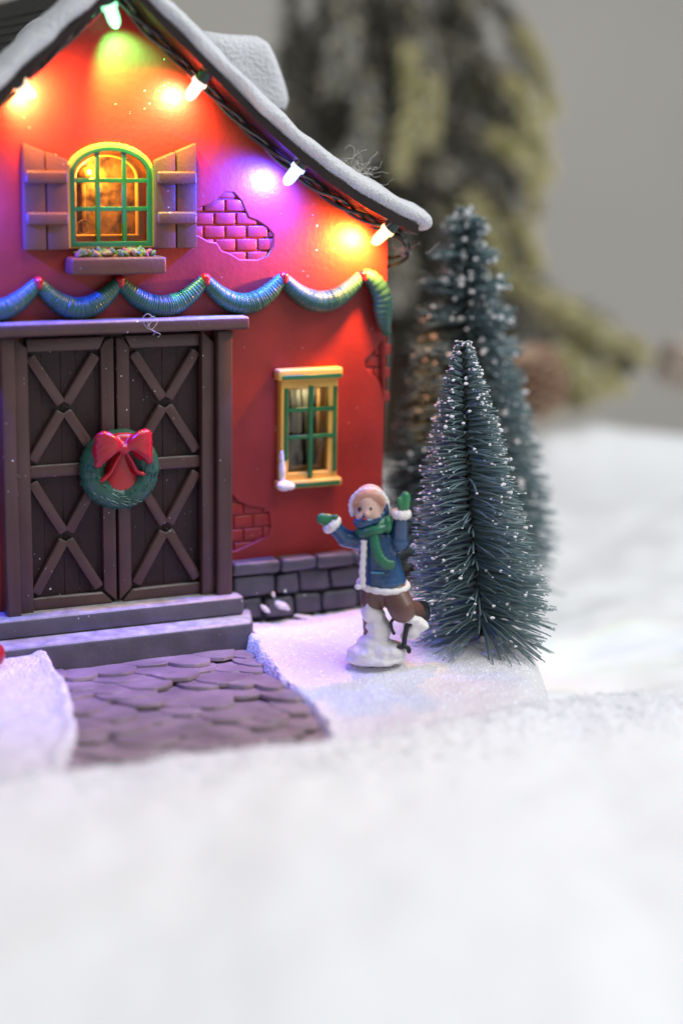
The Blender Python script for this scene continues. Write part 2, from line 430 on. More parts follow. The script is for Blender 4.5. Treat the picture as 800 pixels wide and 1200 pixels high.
# chimney
chz = und(.46)
bm = box(.05, .27, .26, .52, chz-.05, 1.30, .012, 3)
ch = obj('chimney', bm, STONE, house)
bm = box(.03, .30, .245, .535, 1.2, 1.405, .05, 5)
bmesh.ops.subdivide_edges(bm, edges=[e for e in bm.edges if e.calc_length() > .06], cuts=4, use_grid_fill=True)
for v in bm.verts:
    v.co += Vector((noise.noise(v.co*9), noise.noise(v.co*9+Vector((5, 0, 0))), noise.noise(v.co*9+Vector((0, 5, 0)))))*.012
    v.co.x = .05+(v.co.x-.05)*(1-.26*sstep(1.2, 1.4, v.co.z))
obj('chimney_snow', bm, RSNOW, ch, angle=80)

# double door -----------------------------------------------------------
DL, DR, DB, DT = -.484, -.064, .052, .70
bm = bmesh.new()
add_box(bm, DL-.01, DR+.01, -.0022, .002, DB, DT+.004)
x = DL
k = 0
while x < DR-.005:                                   # dark planks
    w_ = .0412
    add_box(bm, x, min(x+w_-.003, DR), -.004+.002*(k % 2), .0, DB, DT, .002, 1); x += w_; k += 1
planks = obj('door_planks', bm, DBROWN, None)
door = empty('door', (0, 0, 0)); door.parent = house
planks.parent = door; planks.name = 'plank_panel'
def leaf(x0, x1, side):
    bm = bmesh.new()
    y0, y1 = -.021, -.003
    wst = .034
    s0, s1 = (x1-wst, x1-.002) if side < 0 else (x0+.002, x0+wst)       # meeting stile with clipped ends
    if side < 0: poly = [(s0, DB+.035), (s1, DB+.004), (s1, DT-.006), (s0+.012, DT-.012), (s0, DT-.03)]
    else: poly = [(s0, DB+.004), (s1, DB+.035), (s1, DT-.03), (s1-.012, DT-.012), (s0, DT-.006)]
    add_prism(bm, poly, y0, y1, .004)
    a0, a1 = (x0, x1-wst-.003) if side < 0 else (x0+wst+.003, x1)
    add_prism(bm, [(a0-.0, DT-.034), (a1, DT-.034), (a1+(.014 if side < 0 else 0), DT-.004), (a0-(0 if side < 0 else .014), DT-.004)], y0, y1, .004)
    add_prism(bm, [(a0, DB+.03), (a1, DB+.03), (a1+(.026 if side < 0 else 0), DB+.002), (a0-(0 if side < 0 else .026), DB+.002)], y0, y1, .004)
    zm = .386
    add_box(bm, a0, a1, y0, y1, zm-.014, zm+.014, .004)
    for z0, z1 in ((zm+.018, DT-.038), (DB+.034, zm-.018)):
        cx, cz = (a0+a1)/2, (z0+z1)/2
        for ex, ez in ((a0+.008, z0+.008), (a1-.008, z0+.008), (a0+.008, z1-.008), (a1-.008, z1-.008)):
            d = Vector((ex-cx, ez-cz)).normalized()
            add_bar(bm, (cx+d.x*.0115, cz+d.y*.0115), (ex, ez), .0255, y0, y1, .005)
    return bm
mid = (DL+DR)/2
obj('door_leaf', leaf(DL, mid-.001, -1), BROWN, door)
obj('door_leaf', leaf(mid+.001, DR, 1), BROWN, door)
for s in (-1, 1):
    bm = bmesh.new()
    if s < 0: a, b, c = -.551, -.517, DL
    else: a, b, c = -.030, .009, DR
    add_box(bm, a, b, -.052, .0, .05, .704, .006, 3)
    lo, hi = (b+.001, c) if s < 0 else (c, a-.001)
    add_prism(bm, [(lo, .05), (hi, .05), (hi, .704 if s < 0 else .674), (lo, .674 if s < 0 else .704)][::1] if s > 0 else [(lo, .05), (hi, .05), (hi, .676), (lo, .704)], -.034, .0, .004)
    obj('door_post', bm, BROWN, house)
bm = box(-.592, .044, -.072, .0, .707, .738, .007, 3)
obj('lintel', bm, BROWN, house)

# steps
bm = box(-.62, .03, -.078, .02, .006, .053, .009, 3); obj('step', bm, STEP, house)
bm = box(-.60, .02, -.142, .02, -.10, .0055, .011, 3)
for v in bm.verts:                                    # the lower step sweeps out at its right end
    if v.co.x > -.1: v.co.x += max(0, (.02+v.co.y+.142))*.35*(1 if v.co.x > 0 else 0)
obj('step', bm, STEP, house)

# stone foundation, right of the steps
bm = bmesh.new()
add_box(bm, .014, .46, -.012, .02, -.09, .112)
rows = [(-.085, -.03), (-.028, .032), (.034, .092)]
for k, (z0, z1) in enumerate(rows):
    x = .016-(k % 2)*.03
    while x < .46:
        w_ = random.uniform(.065, .125)
        add_box(bm, max(x, .016)+.002, min(x+w_, .462)-.002, -.03-random.uniform(0, .012), -.005, z0+random.uniform(0, .004), z1-random.uniform(0, .005), .011, 3)
        x += w_
x = .012
while x < .46:
    w_ = random.uniform(.07, .13); add_box(bm, x, min(x+w_, .466)-.002, -.046, .0, .094, .127, .009, 3); x += w_
for v in bm.verts: v.co += Vector((noise.noise(v.co*22), noise.noise(v.co*22+Vector((5, 0, 0)))*.6, noise.noise(v.co*22+Vector((0, 5, 0)))))*.006
fnd = obj('foundation', bm, STONE, house)
bm = bmesh.new()                                      # dabs of white paint on the stones
for a, b, r_ in (((.088, .012), (.112, -.008), .008), ((.125, .018), (.165, -.004), .0115), ((.118, .045), (.124, .032), .005), ((.178, -.022), (.262, -.042), .007), ((.15, .046), (.156, .042), .004)):
    n = 9; pts = [(a[0]+(b[0]-a[0])*i/n, -.0405, a[1]+(b[1]-a[1])*i/n+random.uniform(-.002, .002)) for i in range(n+1)]
    add_tube(bm, pts, [r_*(.35+.65*math.sin(PI*min(1, (i+.6)/n*.95))) for i in range(n+1)], 8, ry=.9)
obj('snow_streak', bm, FSNOW, fnd)

# attic window ----------------------------------------------------------
def window_ring(outer, inner, y0, y1, bev=.003):
    return plate(outer, [inner], y1, y1-y0, bev)
bm = window_ring(arch_pts(AWC, .105, .899, AWS, .071), arch_pts(AWC, .0935, .9065, AWS, .0585), -.012, .004)
join(bm, window_ring(arch_pts(AWC, .098, .900, AWS, .064), arch_pts(AWC, .072, .928, AWS-.01, .05), .022, .04, .004))
for f in (arch_pts(AWC, .094, .902, AWS, .0595),):    # reveal round the recess
    n = len(f)
    a = [bm.verts.new((x, .004, z)) for x, z in f]; b = [bm.verts.new((x, .05, z)) for x, z in f]
    for i in range(n): bm.faces.new((a[i], a[(i+1) % n], b[(i+1) % n], b[i]))
aw = obj('window', bm, CREAM, house)
def arch_half(xo, hw, zs, rise): return zs+rise*math.sqrt(max(0, 1-(xo/hw)**2))
bm = window_ring(arch_pts(AWC, .097, .903, AWS, .062), arch_pts(AWC, .0865, .9135, AWS, .0525), -.0135, -.003, .001)
for xo in (-.0315, .0315):
    add_box(bm, AWC+xo-.0052, AWC+xo+.0052, -.011, -.003, .910, arch_half(xo, .09, AWS, .055), .001, 1)
for z in (.988, 1.052):
    add_box(bm, AWC-.089, AWC+.089, -.0105, -.0035, z-.005, z+.005, .001, 1)
obj('muntins', bm, GREEN, aw)
bm = bmesh.new(); f = arch_pts(AWC, .0925, .9035, AWS, .058); bm.faces.new([bm.verts.new((x, .003, z)) for x, z in f])
add_prism(bm, arch_pts(AWC, .0915, .9045, AWS, .057), .002, .006)
bmesh.ops.delete(bm, geom=[bm.faces[:][0]], context='FACES')
obj('pane', bm, GLASS, aw, smooth=False)
bm = bmesh.new(); add_prism(bm, arch_pts(AWC, .099, .9, AWS, .065), .075, .08)
add_tube(bm, [(AWC-.045, .06, .928), (AWC-.045, .06, 1.06)], .006, 8)
add_tube(bm, [(AWC-.05+.016*math.cos(t*.5), .045, .944+.016*math.sin(t*.5)) for t in range(13)], .0018, 6)
add_ball(bm, (AWC-.043, .05, 1.068), .017, None, 12, 8)
obj('interior', bm, mat('amber interior', (.42, .24, .06), .3, .6, var=.9, vscale=34, col2=(.05, .026, .008)), aw)

il = bpy.data.lights.new('pane_light', 'POINT'); il.energy = 3.; il.color = (1., .5, .12); il.shadow_soft_size = .01
io = bpy.data.objects.new('pane_light', il); COL.objects.link(io); io.location = (AWC-.03, .03, 1.07); io.parent = aw
# shutters
def shutter(xa, xb, za, zb, inner_right):
    """xa..xb, outer top za and inner top zb"""
    zo = .897; m_ = (xa+xb)/2; bm = bmesh.new()
    lt = za if inner_right else zb; rtp = zb if inner_right else za
    mt = (lt+rtp)/2
    add_prism(bm, [(xa, zo), (m_-.001, zo), (m_-.001, mt), (xa, lt)], -.024, .0, .004)
    add_prism(bm, [(m_+.001, zo), (xb, zo), (xb, rtp), (m_+.001, mt)], -.024, .0, .004)
    for z in (.974, 1.066):
        add_prism(bm, [(xa+.003, z-.021), (xb-.003, z-.021), (xb-.003, z+.008), (xa+.003, z+.008)], -.034, -.02, .0055, 3)
    return bm
obj('shutter', shutter(-.482, -.379, 1.134, 1.098, True), SHUT, house)
obj('shutter', shutter(-.173, -.071, 1.139, 1.098, False), SHUT, house)
bm = box(-.386, -.160, -.062, .0, .842, .881, .006, 3)
fbx = obj('flower_box', bm, SHUT, house)
bm = bmesh.new()
for i in range(150):
    q_ = random.uniform(.0035, .009)
    add_ball(bm, (random.uniform(-.365, -.185), random.uniform(-.046, -.012), .879+random.uniform(0, .014)), (q_*1.5, q_, q_*.8), Matrix.Rotation(random.uniform(0, 3), 4, 'Y'), 8, 6, random.choice((0, 0, 0, 1, 2)))
obj('flowers', bm, FLOW, fbx)

# lower right window -----------------------------------------------------
x0, x1, z0, z1 = .146, .300, .318, .585
bm = plate([(x0, z0-.003), (x1, z0-.003), (x1, z1), (x0, z1)], [[(x0+.022, z0+.022), (x1-.026, z0+.022), (x1-.026, z1-.034), (x0+.022, z1-.034)]], .004, .026, .004)
add_box(bm, x0-.012, x1+.008, -.034, .0, z1-.012, z1+.016, .006, 3)
add_box(bm, x0-.010, x1+.010, -.032, .0, z0-.016, z0+.004, .005, 3)
join(bm, plate([(x0+.02, z0+.02), (x1-.022, z0+.02), (x1-.022, z1-.03), (x0+.02, z1-.03)], [[(x0+.03, z0+.03), (x1-.036, z0+.03), (x1-.036, z1-.042), (x0+.03, z1-.042)]], .03, .02, .003))
rw = obj('window', bm, CREAM, house)
bm = bmesh.new()
gx0, gx1 = x0+.014, x1-.008; gm = (x0+x1)/2+.002
for x in (gx0, gx1): add_box(bm, x-.0045, x+.0045, -.0262, -.02, z0+.055 if x == gx0 else z0+.02, z1-.032, .001, 1)
add_box(bm, gm-.0055, gm+.0055, -.0275, -.018, z0+.008, z1-.028, .001, 1)
for z in (z0+.112, z0+.180): add_box(bm, gx0-.004, gx1+.004, -.0255, -.018, z-.005, z+.005, .001, 1)
add_box(bm, x0-.002, x1+.004, -.0362, -.03, z1-.009, z1+.001, .001, 1)
add_box(bm, x0+.02, x1+.004, -.0342, -.03, z0-.013, z0-.003, .001, 1)
obj('muntins', bm, GREEN, rw)
bm = box(x0+.016, x1-.02, -.006, -.002, z0+.016, z1-.028); obj('pane', bm, GLASS, rw, smooth=False)
bm = bmesh.new(); add_box(bm, x0+.01, x1-.01, .07, .075, z0+.01, z1-.01); obj('interior', bm, DARKIN, rw)
bm = bmesh.new()
for s in (0, 1):
    n = 18
    top = [(gm+.008+.04*i/n if s else x0+.028+.025*i/n) for i in range(n+1)]
    prev = None
    for k in range(12):
        t = k/11; row = []
        for i in range(n+1):
            f_ = i/n
            xx = (gm+.006+(.052-.035*math.sin(PI*min(1, t*1.1))*.9)*f_+.02*t) if s else (x0+.05+(.03-.012*t)*f_+.012*math.sin(t*3))
            row.append(bm.verts.new((xx, .05+.004*math.sin(i*1.9), z0+.02+(z1-z0-.05)*(1-t))))
        if prev:
            for i in range(n): bm.faces.new((prev[i], prev[i+1], row[i+1], row[i]))
        prev = row
bmesh.ops.solidify(bm, geom=bm.faces[:], thickness=.002)
obj('curtain', bm, CURT, rw)
il = bpy.data.lights.new('pane_light', 'POINT'); il.energy = .16; il.color = (1., .88, .66); il.shadow_soft_size = .015  # unseen light added behind the lower window only to lighten its panes
io = bpy.data.objects.new('pane_light', il); COL.objects.link(io); io.location = (gm, .028, z1-.05); io.parent = rw
bm = bmesh.new()
add_ball(bm, (x0+.008, -.03, z0-.007), (.021, .014, .0135)); add_ball(bm, (x0+.022, -.03, z0-.009), (.014, .012, .01))
add_ball(bm, (x0+.006, -.018, z0+.03), (.009, .010, .04)); add_ball(bm, (x0+.004, -.018, z0+.062), (.006, .009, .022))
obj('snow_streak', bm, FSNOW, rw)

# ------------------------------------------------------------------ garland on the front wall
gar = empty('garland', W(CX, 0, .8), TH, 'scalloped green garland with red knots strung across the red front wall', 'garland')
Gx = [-.88, -.667, -.453, -.261, -.050, .150, .361]
def gl(u, w, z): return (u-CX, -w, z-.8)
def swag(a, b, zt=.828, dip=.062):
    n = 130; pts = []; rr = []
    for i in range(n+1):
        t = i/n; u = a+(b-a)*t; z = zt-dip*(1-(2*t-1)**2)-.004
        pts.append(gl(u, .016, z))
        rr.append((.0135+.0125*math.sin(PI*t)**.7)*(1+.045*math.sin(i*1.75)+.02*random.uniform(-1, 1)))
    bm = bmesh.new(); add_tube(bm, pts, rr, 14); return bm
for a, b in zip(Gx, Gx[1:]): obj('swag', swag(a, b), GARL, gar, angle=80)
bm = bmesh.new()
pts = smooth_pts([gl(.361, .016, .828), gl(.39, .024, .812), gl(.412, .026, .775), gl(.418, .025, .735), gl(.424, .022, .70), gl(.434, .018, .678)], 8)
n = len(pts); add_tube(bm, pts, [(.012+.013*math.sin(PI*min(1, i/n*1.15))**.8)*(1+.07*math.sin(i*2.2)) for i in range(n)], 12)
obj('swag', bm, GARL, gar, angle=80)
for u in Gx[1:]:
    bm = bmesh.new()
    for dx, dz, r_ in ((0, .001, .0115), (.001, -.009, .0095)):
        add_ball(bm, gl(u+dx, .022, .826+dz), (r_, .016, r_*1.05), None, 14, 10)
    bm = fuse(bm, .0028, 4)
    obj('knot', bm, REDG, gar, angle=80)

# ------------------------------------------------------------------ wreath on the door
wr = empty('wreath', W(-.273, .022, .386), TH, 'round green wreath with red bow hanging on the brown double doors', 'wreath')
bm = bmesh.new(); n = 60; pts = []
ringr = []
for i in range(n):
    a = 2*PI*i/n; pts.append((.067*math.cos(a), -.016, .067*math.sin(a)-.002))
    ringr.append(.030*(1+.06*math.sin(i*3.1)+.05*random.uniform(-1, 1)))
add_tube(bm, pts, ringr, 14, closed=True)
for i in range(150):                                  # raised needles moulded into the ring
    a = random.uniform(0, 2*PI); b = random.uniform(-.7, .9); rr = .067+.028*math.sin(b)
    c0 = Vector((rr*math.cos(a), -.016-.028*math.cos(b), rr*math.sin(a)-.002)); d = Vector((-math.sin(a), 0, math.cos(a)))*.011+Vector((random.uniform(-.006, .006), -.004, random.uniform(-.006, .006)))
    add_tube(bm, [c0-d*.4, c0, c0+d], [.003, .0034, .0012], 5)
obj('ring', bm, GARL, wr, angle=70)
bm = bmesh.new(); add_prism(bm, [(.062*math.cos(2*PI*i/24), .062*math.sin(2*PI*i/24)) for i in range(24)], -.012, .0, .002); obj('backing', bm, REDG, wr)
bm = bmesh.new()                                      # bell-like red centre
n = 20; rings = []
prof_ = [(.066, .014), (.05, .024), (.02, .034), (-.01, .046), (-.03, .056), (-.042, .063), (-.048, .055)]
for z, hw in prof_:
    rings.append([bm.verts.new((hw*math.cos(PI*j/n)+.006, -.012-.026*math.sin(PI*j/n), z-.006*math.sin(PI*j/n))) for j in range(n+1)])
for a, b in zip(rings, rings[1:]):
    for j in range(n): bm.faces.new((a[j], a[j+1], b[j+1], b[j]))
bm.faces.new(rings[-1])
obj('bell', bm, REDG, wr)
bow = bmesh.new()
for s in (-1, 1):
    for k in range(5):                                # pleated loops
        f_ = k/4
        pts = smooth_pts([(.006*s, -.046, .052), (.024*s, -.060, .062+.014*(1-f_)-.004), (.050*s, -.060, .082-.05*f_+.006), (.066*s, -.048, .076-.062*f_)], 6)
        add_tube(bow, pts, [.006+.0075*math.sin(PI*(.1+.85*i/(len(pts)-1))) for i in range(len(pts))], 8)
    add_ball(bow, (.045*s, -.042, .055), (.028, .016, .036), Matrix.Rotation(-.35*s, 4, 'Y'), 14, 10)
add_ball(bow, (0, -.055, .052), (.013, .012, .014), None, 12, 8)
add_ball(bow, (0, -.040, .072), (.04, .012, .018), None, 12, 8)
bow = fuse(bow, .0032, 3)
obj('bow', bow, REDG, wr, angle=80)
for s in (-1, 1):
    bm = bmesh.new()
    pts = smooth_pts([(.006*s, -.052, .045), (.02*s, -.05, .02), (.033*s, -.046, -.004), (.052*s if s > 0 else -.056, -.044, -.012 if s > 0 else -.024)], 7)
    n = len(pts); add_tube(bm, pts, [.006+.005*i/n if i < n-2 else .006 for i in range(n)], 8, ry=.55)
    obj('ribbon_tail', bm, REDG, wr, angle=80)

# ------------------------------------------------------------------ string of lights under the roof edge
st = empty('string_lights', W(CX, .08, 1.4), TH, 'string of glowing coloured bulbs on dark cable tucked under the snowy roof edge', 'string lights')
def sl(u, w, z): return Vector((u-CX, -(w-.08), z-1.4))
bm = bmesh.new()
for k in range(3):
    pts = []
    for i in range(-76, 74):
        d = i/100; ph = i*.32+k*2.1
        pts.append(sl(CX+d, .052+.013*math.cos(ph)+(.004 if k == 2 else 0), und(d)-.012+.009*math.sin(ph)-.004*abs(math.sin(i*.09+k))))
    add_tube(bm, pts, .0048, 7)
pts = smooth_pts([sl(.40, .06, .945), sl(.44, .07, .93), sl(.475, .04, .90), sl(.49, .0, .875), sl(.47, -.06, .86), sl(.45, -.12, .88)], 8); add_tube(bm, pts, .0048, 7)
pts = smooth_pts([sl(.41, .05, .94), sl(.452, .06, .905), sl(.482, .02, .865), sl(.46, -.06, .835), sl(.45, -.12, .85)], 8); add_tube(bm, pts, .0048, 7)
obj('cable', bm, CABLE, st)
BULBS = [  # base and tip (u,w,z), glow colour, light colour, watts, beam angle, lean of the beam towards the wall
    ((-.296, .075, 1.438), (-.272, .06, 1.385), (.12, 1., .36), (.03, 1., .16), 120, 85, .24),
    ((-.503, .085, 1.262), (-.452, .048, 1.228), (1., .5, .16), (1., .42, .11), 44, 160, .5),
    ((-.083, .085, 1.279), (-.112, .050, 1.226), (1., .42, .3), (1., .27, .10), 34, 160, .45),
    ((.158, .095, 1.090), (.126, .066, 1.038), (.2, .32, 1.), (.025, .05, 1.), 165, 160, .22),
    ((.396, .095, .943), (.358, .055, .892), (1., .5, .1), (1., .36, .05), 75, 172, .0),
    ((-.715, .095, 1.075), (-.69, .066, 1.03), (.2, .32, 1.), (.03, .05, 1.), 150, 165, .3),
]
for i, (b, t, ecol, lcol, wt, ang, lean) in enumerate(BULBS):
    B = sl(*b); T = sl(*t); d = (T-B).normalized(); Ln = .058
    bm = bmesh.new()
    prof_ = [(0, .0165), (.004, .0185), (.011, .0185), (.013, .0148), (.038, .0145), (.047, .0130), (.054, .0092), (.058, .004), (.0588, .0008)]
    side = d.cross(Vector((0, 1, 0))).normalized(); u2 = d.cross(side)
    rings = [[bm.verts.new(B+d*h+(side*math.cos(2*PI*j/18)+u2*math.sin(2*PI*j/18))*r_) for j in range(18)] for h, r_ in prof_]
    for a, c in zip(rings, rings[1:]):
        for j in range(18): bm.faces.new((a[j], a[(j+1) % 18], c[(j+1) % 18], c[j]))
    bm.faces.new(rings[0][::-1]); bm.faces.new(rings[-1])
    bo = obj('bulb', bm, bulb_mat('lit bulb %d' % i, ecol, 3.6), st)
    bm = bmesh.new(); add_tube(bm, [B-d*.032, B-d*.03, B-d*.002, B+d*.002], [.010, .0135, .0165, .0165], 14)
    obj('socket', bm, SOCK, bo)
    lt = bpy.data.lights.new('bulb_light', 'SPOT'); lt.energy = wt; lt.color = lcol; lt.shadow_soft_size = .012
    lt.spot_size = rad(ang); lt.spot_blend = .85
    lo = bpy.data.objects.new('bulb_light', lt); COL.objects.link(lo)
    lo.location = B+d*.044; lo.parent = bo
    lo.rotation_euler = (d+Vector((0, lean, 0))).to_track_quat('-Z', 'Y').to_euler()

# ------------------------------------------------------------------ snowy base with the path
def sd_poly(P, x, y):
    best = 1e9; ins = False; n = len(P)
    for i in range(n):
        ax, ay = P[i]; bx, by = P[(i+1) % n]
        dx, dy = bx-ax, by-ay; t = max(0, min(1, ((x-ax)*dx+(y-ay)*dy)/(dx*dx+dy*dy)))
        d = math.hypot(x-ax-dx*t, y-ay-dy*t); best = min(best, d)
        if (ay > y) != (by > y) and x < (bx-ax)*(y-ay)/(by-ay)+ax: ins = not ins
    return best if ins else -best
BASE = [tuple(q[:2]) for q in smooth_pts([(-1.2, .9, 0), (-.6, .88, 0), (-.1, .905, 0), (.3, .875, 0), (.46, .79, 0), (.565, .645, 0), (.665, .44, 0), (.78, .15, 0), (.88, -.2, 0), (.85, -.7, 0), (.6, -1.25, 0), (-.3, -1.35, 0), (-1.2, -1.3, 0)], 4)]
PL = [(.0, -.46), (.143, -.488), (.30, -.490), (.42, -.512), (.50, -.53), (.62, -.555), (.74, -.612), (.95, -.66)]
PR = [(.0, -.02), (.149, .012), (.20, .006), (.30, -.014), (.446, -.026), (.56, -.028), (.663, -.034), (.74, -.045), (.81, -.075), (.86, -.11), (.95, -.16)]
def on_path(u, w):
    """signed depth inside the path, positive inside"""
    j = .012*fb(u*11, w*11, 3)+.006*fb(u*40, w*40, 5)
    return min(u-lerp_tab(PL, w), lerp_tab(PR, w)-u)+j
base = empty('display_base', W(0, .4, -.05), TH, 'glittering white snow-covered base carrying the red cottage and the stone path', 'base')
def base_z(u, w):
    d = sd_poly(BASE, u, w)
    if d < 0: return None
    Rr = .085
    z = -.03+.010*fb(u*4.5, w*4.5, 1)+.0035*fb(u*22, w*22, 2)+.0016*fb(u*70, w*70, 2, 2)
    z += -.022*sstep(.14, .45, w)
    if u < -.45: z += .016
    if d < Rr: z -= Rr*(1-math.sqrt(max(0, 1-(1-d/Rr)**2)))*1.1
    if w < .98:
        q = on_path(u, w) if w > .0 else -1
        if u < .03 and w < .142 and w > -.0: q = max(q, .05)
        z = z+(-.115-z)*sstep(-.006, .016, q)
        if q < 0: z += .008*math.exp(-((q+.012)/.012)**2)
    return z
bm = bmesh.new(); st_ = .0078; grid = {}
nu, nw = int(2.2/st_), int(1.75/st_)
for i in range(nu):
    u = -1.25+i*st_
    for j in range(nw):
        w = -.75+j*st_
        if w < -.0 and CX-HW+.03 < u < CX+HW-.03: continue
        z = base_z(u, w)
        if z is not None: grid[i, j] = bm.verts.new((u, -(w-.4), z+.05))
for (i, j), v in grid.items():
    k = [(i+1, j), (i+1, j+1), (i, j+1)]
    if all(q in grid for q in k): bm.faces.new((v, grid[k[0]], grid[k[1]], grid[k[2]]))
for v in bm.verts:                                    # skirt down to the blanket
    pass
es = [e for e in bm.edges if e.is_boundary]
r_ = bmesh.ops.extrude_edge_only(bm, edges=es)
for v in [g for g in r_['geom'] if isinstance(g, bmesh.types.BMVert)]: v.co.z = -.13
obj('snow_cover', bm, GSNOW, base, angle=70)

# overlapping rounded stones of the path
bm = bmesh.new()
def stone(u, w, hw, ln, z, tilt, rot):
    n = 22; top = []; low = []
    jx = [random.uniform(.93, 1.05) for _ in range(n)]
    pw = random.uniform(.92, 1.05)
    cs, sn = math.cos(rot), math.sin(rot)
    cols = []
    for i in range(n):
        a = 2*PI*i/n; ca, sa = math.cos(a), math.sin(a)
        x = hw*abs(ca)**pw*(1 if ca > 0 else -1); y = ln*abs(sa)**pw*(1 if sa > 0 else -1)
        x *= jx[i]; y *= jx[(i+3) % n]
        rows_ = []
        for s_, h in ((1.008, -.010), (1., -.002), (.98, 0.)):
            xx, yy = x*s_, y*s_
            rows_.append(bm.verts.new((u+xx*cs-yy*sn, -(w-.4)-(xx*sn+yy*cs), z+.05+h+yy*tilt)))
        cols.append(rows_)
    for i in range(n):
        A, B = cols[i], cols[(i+1) % n]
        bm.faces.new((A[0], B[0], B[1], A[1])); bm.faces.new((A[1], B[1], B[2], A[2]))
    c = bm.verts.new((u, -(w-.4), z+.05+.0025))
    for i in range(n): bm.faces.new((cols[i][2], cols[(i+1) % n][2], c))
for i_ in range(7):
    wa, wb = .14+i_*.095, .14+(i_+1)*.095
    bm.faces.new([bm.verts.new((lerp_tab(t_, w_)+o_, -(w_-.4), -.020)) for t_, w_, o_ in ((PL, wa, -.03), (PR, wa, .008), (PR, wb, .008), (PL, wb, -.03))])
w = .15; k = 0
while w < 1.0:
    u = lerp_tab(PL, w)-.07+random.uniform(0, .06)
    while u < lerp_tab(PR, w)-.05-.085*sstep(.62, .82, w):
        hw = min(random.uniform(.036, .062), max(.03, (lerp_tab(PR, w)-.006-.085*sstep(.62, .82, w)-u)/2))
        stone(u+hw, w+random.uniform(-.03, .03), hw*1.16, random.uniform(.07, .088), -.060+random.uniform(-.006, .006), .11, random.uniform(-.22, .22))
        u += hw*2*.84
    w += .07; k += 1
obj('path', bm, PATH, base, angle=35)

# ------------------------------------------------------------------ white fleece blanket on the table
def crest(x): return lerp_tab([(-1.5, 3.0), (-.65, 3.1), (-.2, 3.17), (0, 3.235), (.1, 3.29), (.2, 3.36), (.32, 3.45), (.42, 3.51), (.6, 3.57), (.8, 3.5), (1.5, 3.4)], x)
def crest_z(x): return lerp_tab([(-1, -.03), (-.6, -.025), (0, -.027), (.2, -.030), (.35, -.03), (.5, -.032), (.8, -.01), (1.5, .02)], x)
def blanket_z(x, y):
    yc = crest(x)+.02*fb(x*5, 1.7, 4); zc = crest_z(x)+.008*fb(x*6, y*3, 9)
    low = -.19+.035*fb(x*2.6, y*3.4, 6)
    far = low+.10*sstep(4.6, 6.8, y)*sstep(.1, .7, x)+.05*sstep(4.0, 5, y)*fb(x*1.6, y*2.2, 2)
    far += (.13+.05*fb(x*1.3, 3., 7))*math.exp(-((y-6.3-.2*x)/.2)**2)*sstep(.35, .75, x)-.42*math.exp(-((y-5.98-.2*x-.05*fb(x*2, 1, 4))/.11)**2)*sstep(1.6, .9, x)
    far -= .9*sstep(6.9, 8.2, y)
    if y < yc:
        near = zc-.035*(1-math.exp(-(yc-y)*1.2))+.022*fb(x*1.8, y*1.8, 5)*sstep(0, .5, yc-y)
        z = near
    else:
        z = zc+(far-zc)*sstep(0, .24, y-yc)
    # never above the base it carries
    rel = Vector((x, y, 0))-P0; u, w = rel.dot(Ev), rel.dot(Nv)
    if -1.3 < u < .95 and -1.4 < w < .84:
        d = sd_poly(BASE, u, w)
        if d > .02: z = min(z, -.14)
    z += .0026*fb(x*9, y*9, 3)+.0005*fb(x*45, y*45, 1, 2)
    return z
bm = bmesh.new(); ys = []; y = .2
while y < 8.6:
    ys.append(y); y += .02 if 2.6 < y < 4.4 else .035
xs = []; x = -3.2
while x < 5.2:
    xs.append(x); x += .02 if -.75 < x < 1.1 else .09
G_ = [[bm.verts.new((x, y, blanket_z(x, y))) for x in xs] for y in ys]
for a, b in zip(G_, G_[1:]):
    for i in range(len(xs)-1): bm.faces.new((a[i], a[i+1], b[i+1], b[i]))
tag(obj('snow_ground', bm, FLEECE, None, angle=80), 'white fluffy snow blanket spread over the table', None, None, 'structure')
# fine fibres standing up from the fleece along its ridge
bm = bmesh.new()
for i in range(6000):
    x = random.uniform(-.75, 1.05); y = crest(x)+random.gauss(-.03, .11)
    rel = Vector((x, y, 0))-P0
    if y > crest(x)+.06 and sd_poly(BASE, rel.dot(Ev), rel.dot(Nv)) > 0: continue
    z = blanket_z(x, y)
    a = random.uniform(0, 2*PI); l = random.uniform(.012, .035)
    p0_ = Vector((x, y, z-.002)); d = Vector((math.cos(a), math.sin(a)*.7, random.uniform(.1, .7))).normalized()
    p1 = p0_+d*l*.5; p2 = p1+(d+Vector((random.uniform(-.6, .6), random.uniform(-.6, .6), random.uniform(-.8, .2)))).normalized()*l*.5
    add_tube(bm, [p0_, p1, p2], [.0008, .0007, .0004], 3, caps=False)
tag(obj('fleece_fibres', bm, FLEECE, None), 'fine white fibres standing up along the near ridge of the snow blanket', 'fibres', None, 'stuff')

# ------------------------------------------------------------------ backdrop
bm = bmesh.new(); add_box(bm, -12, 14, 11.5, 11.7, -4, 9)
tag(obj('backdrop', bm, WALLM, None, smooth=False), 'plain grey wall far behind the toy village', None, None, 'structure')

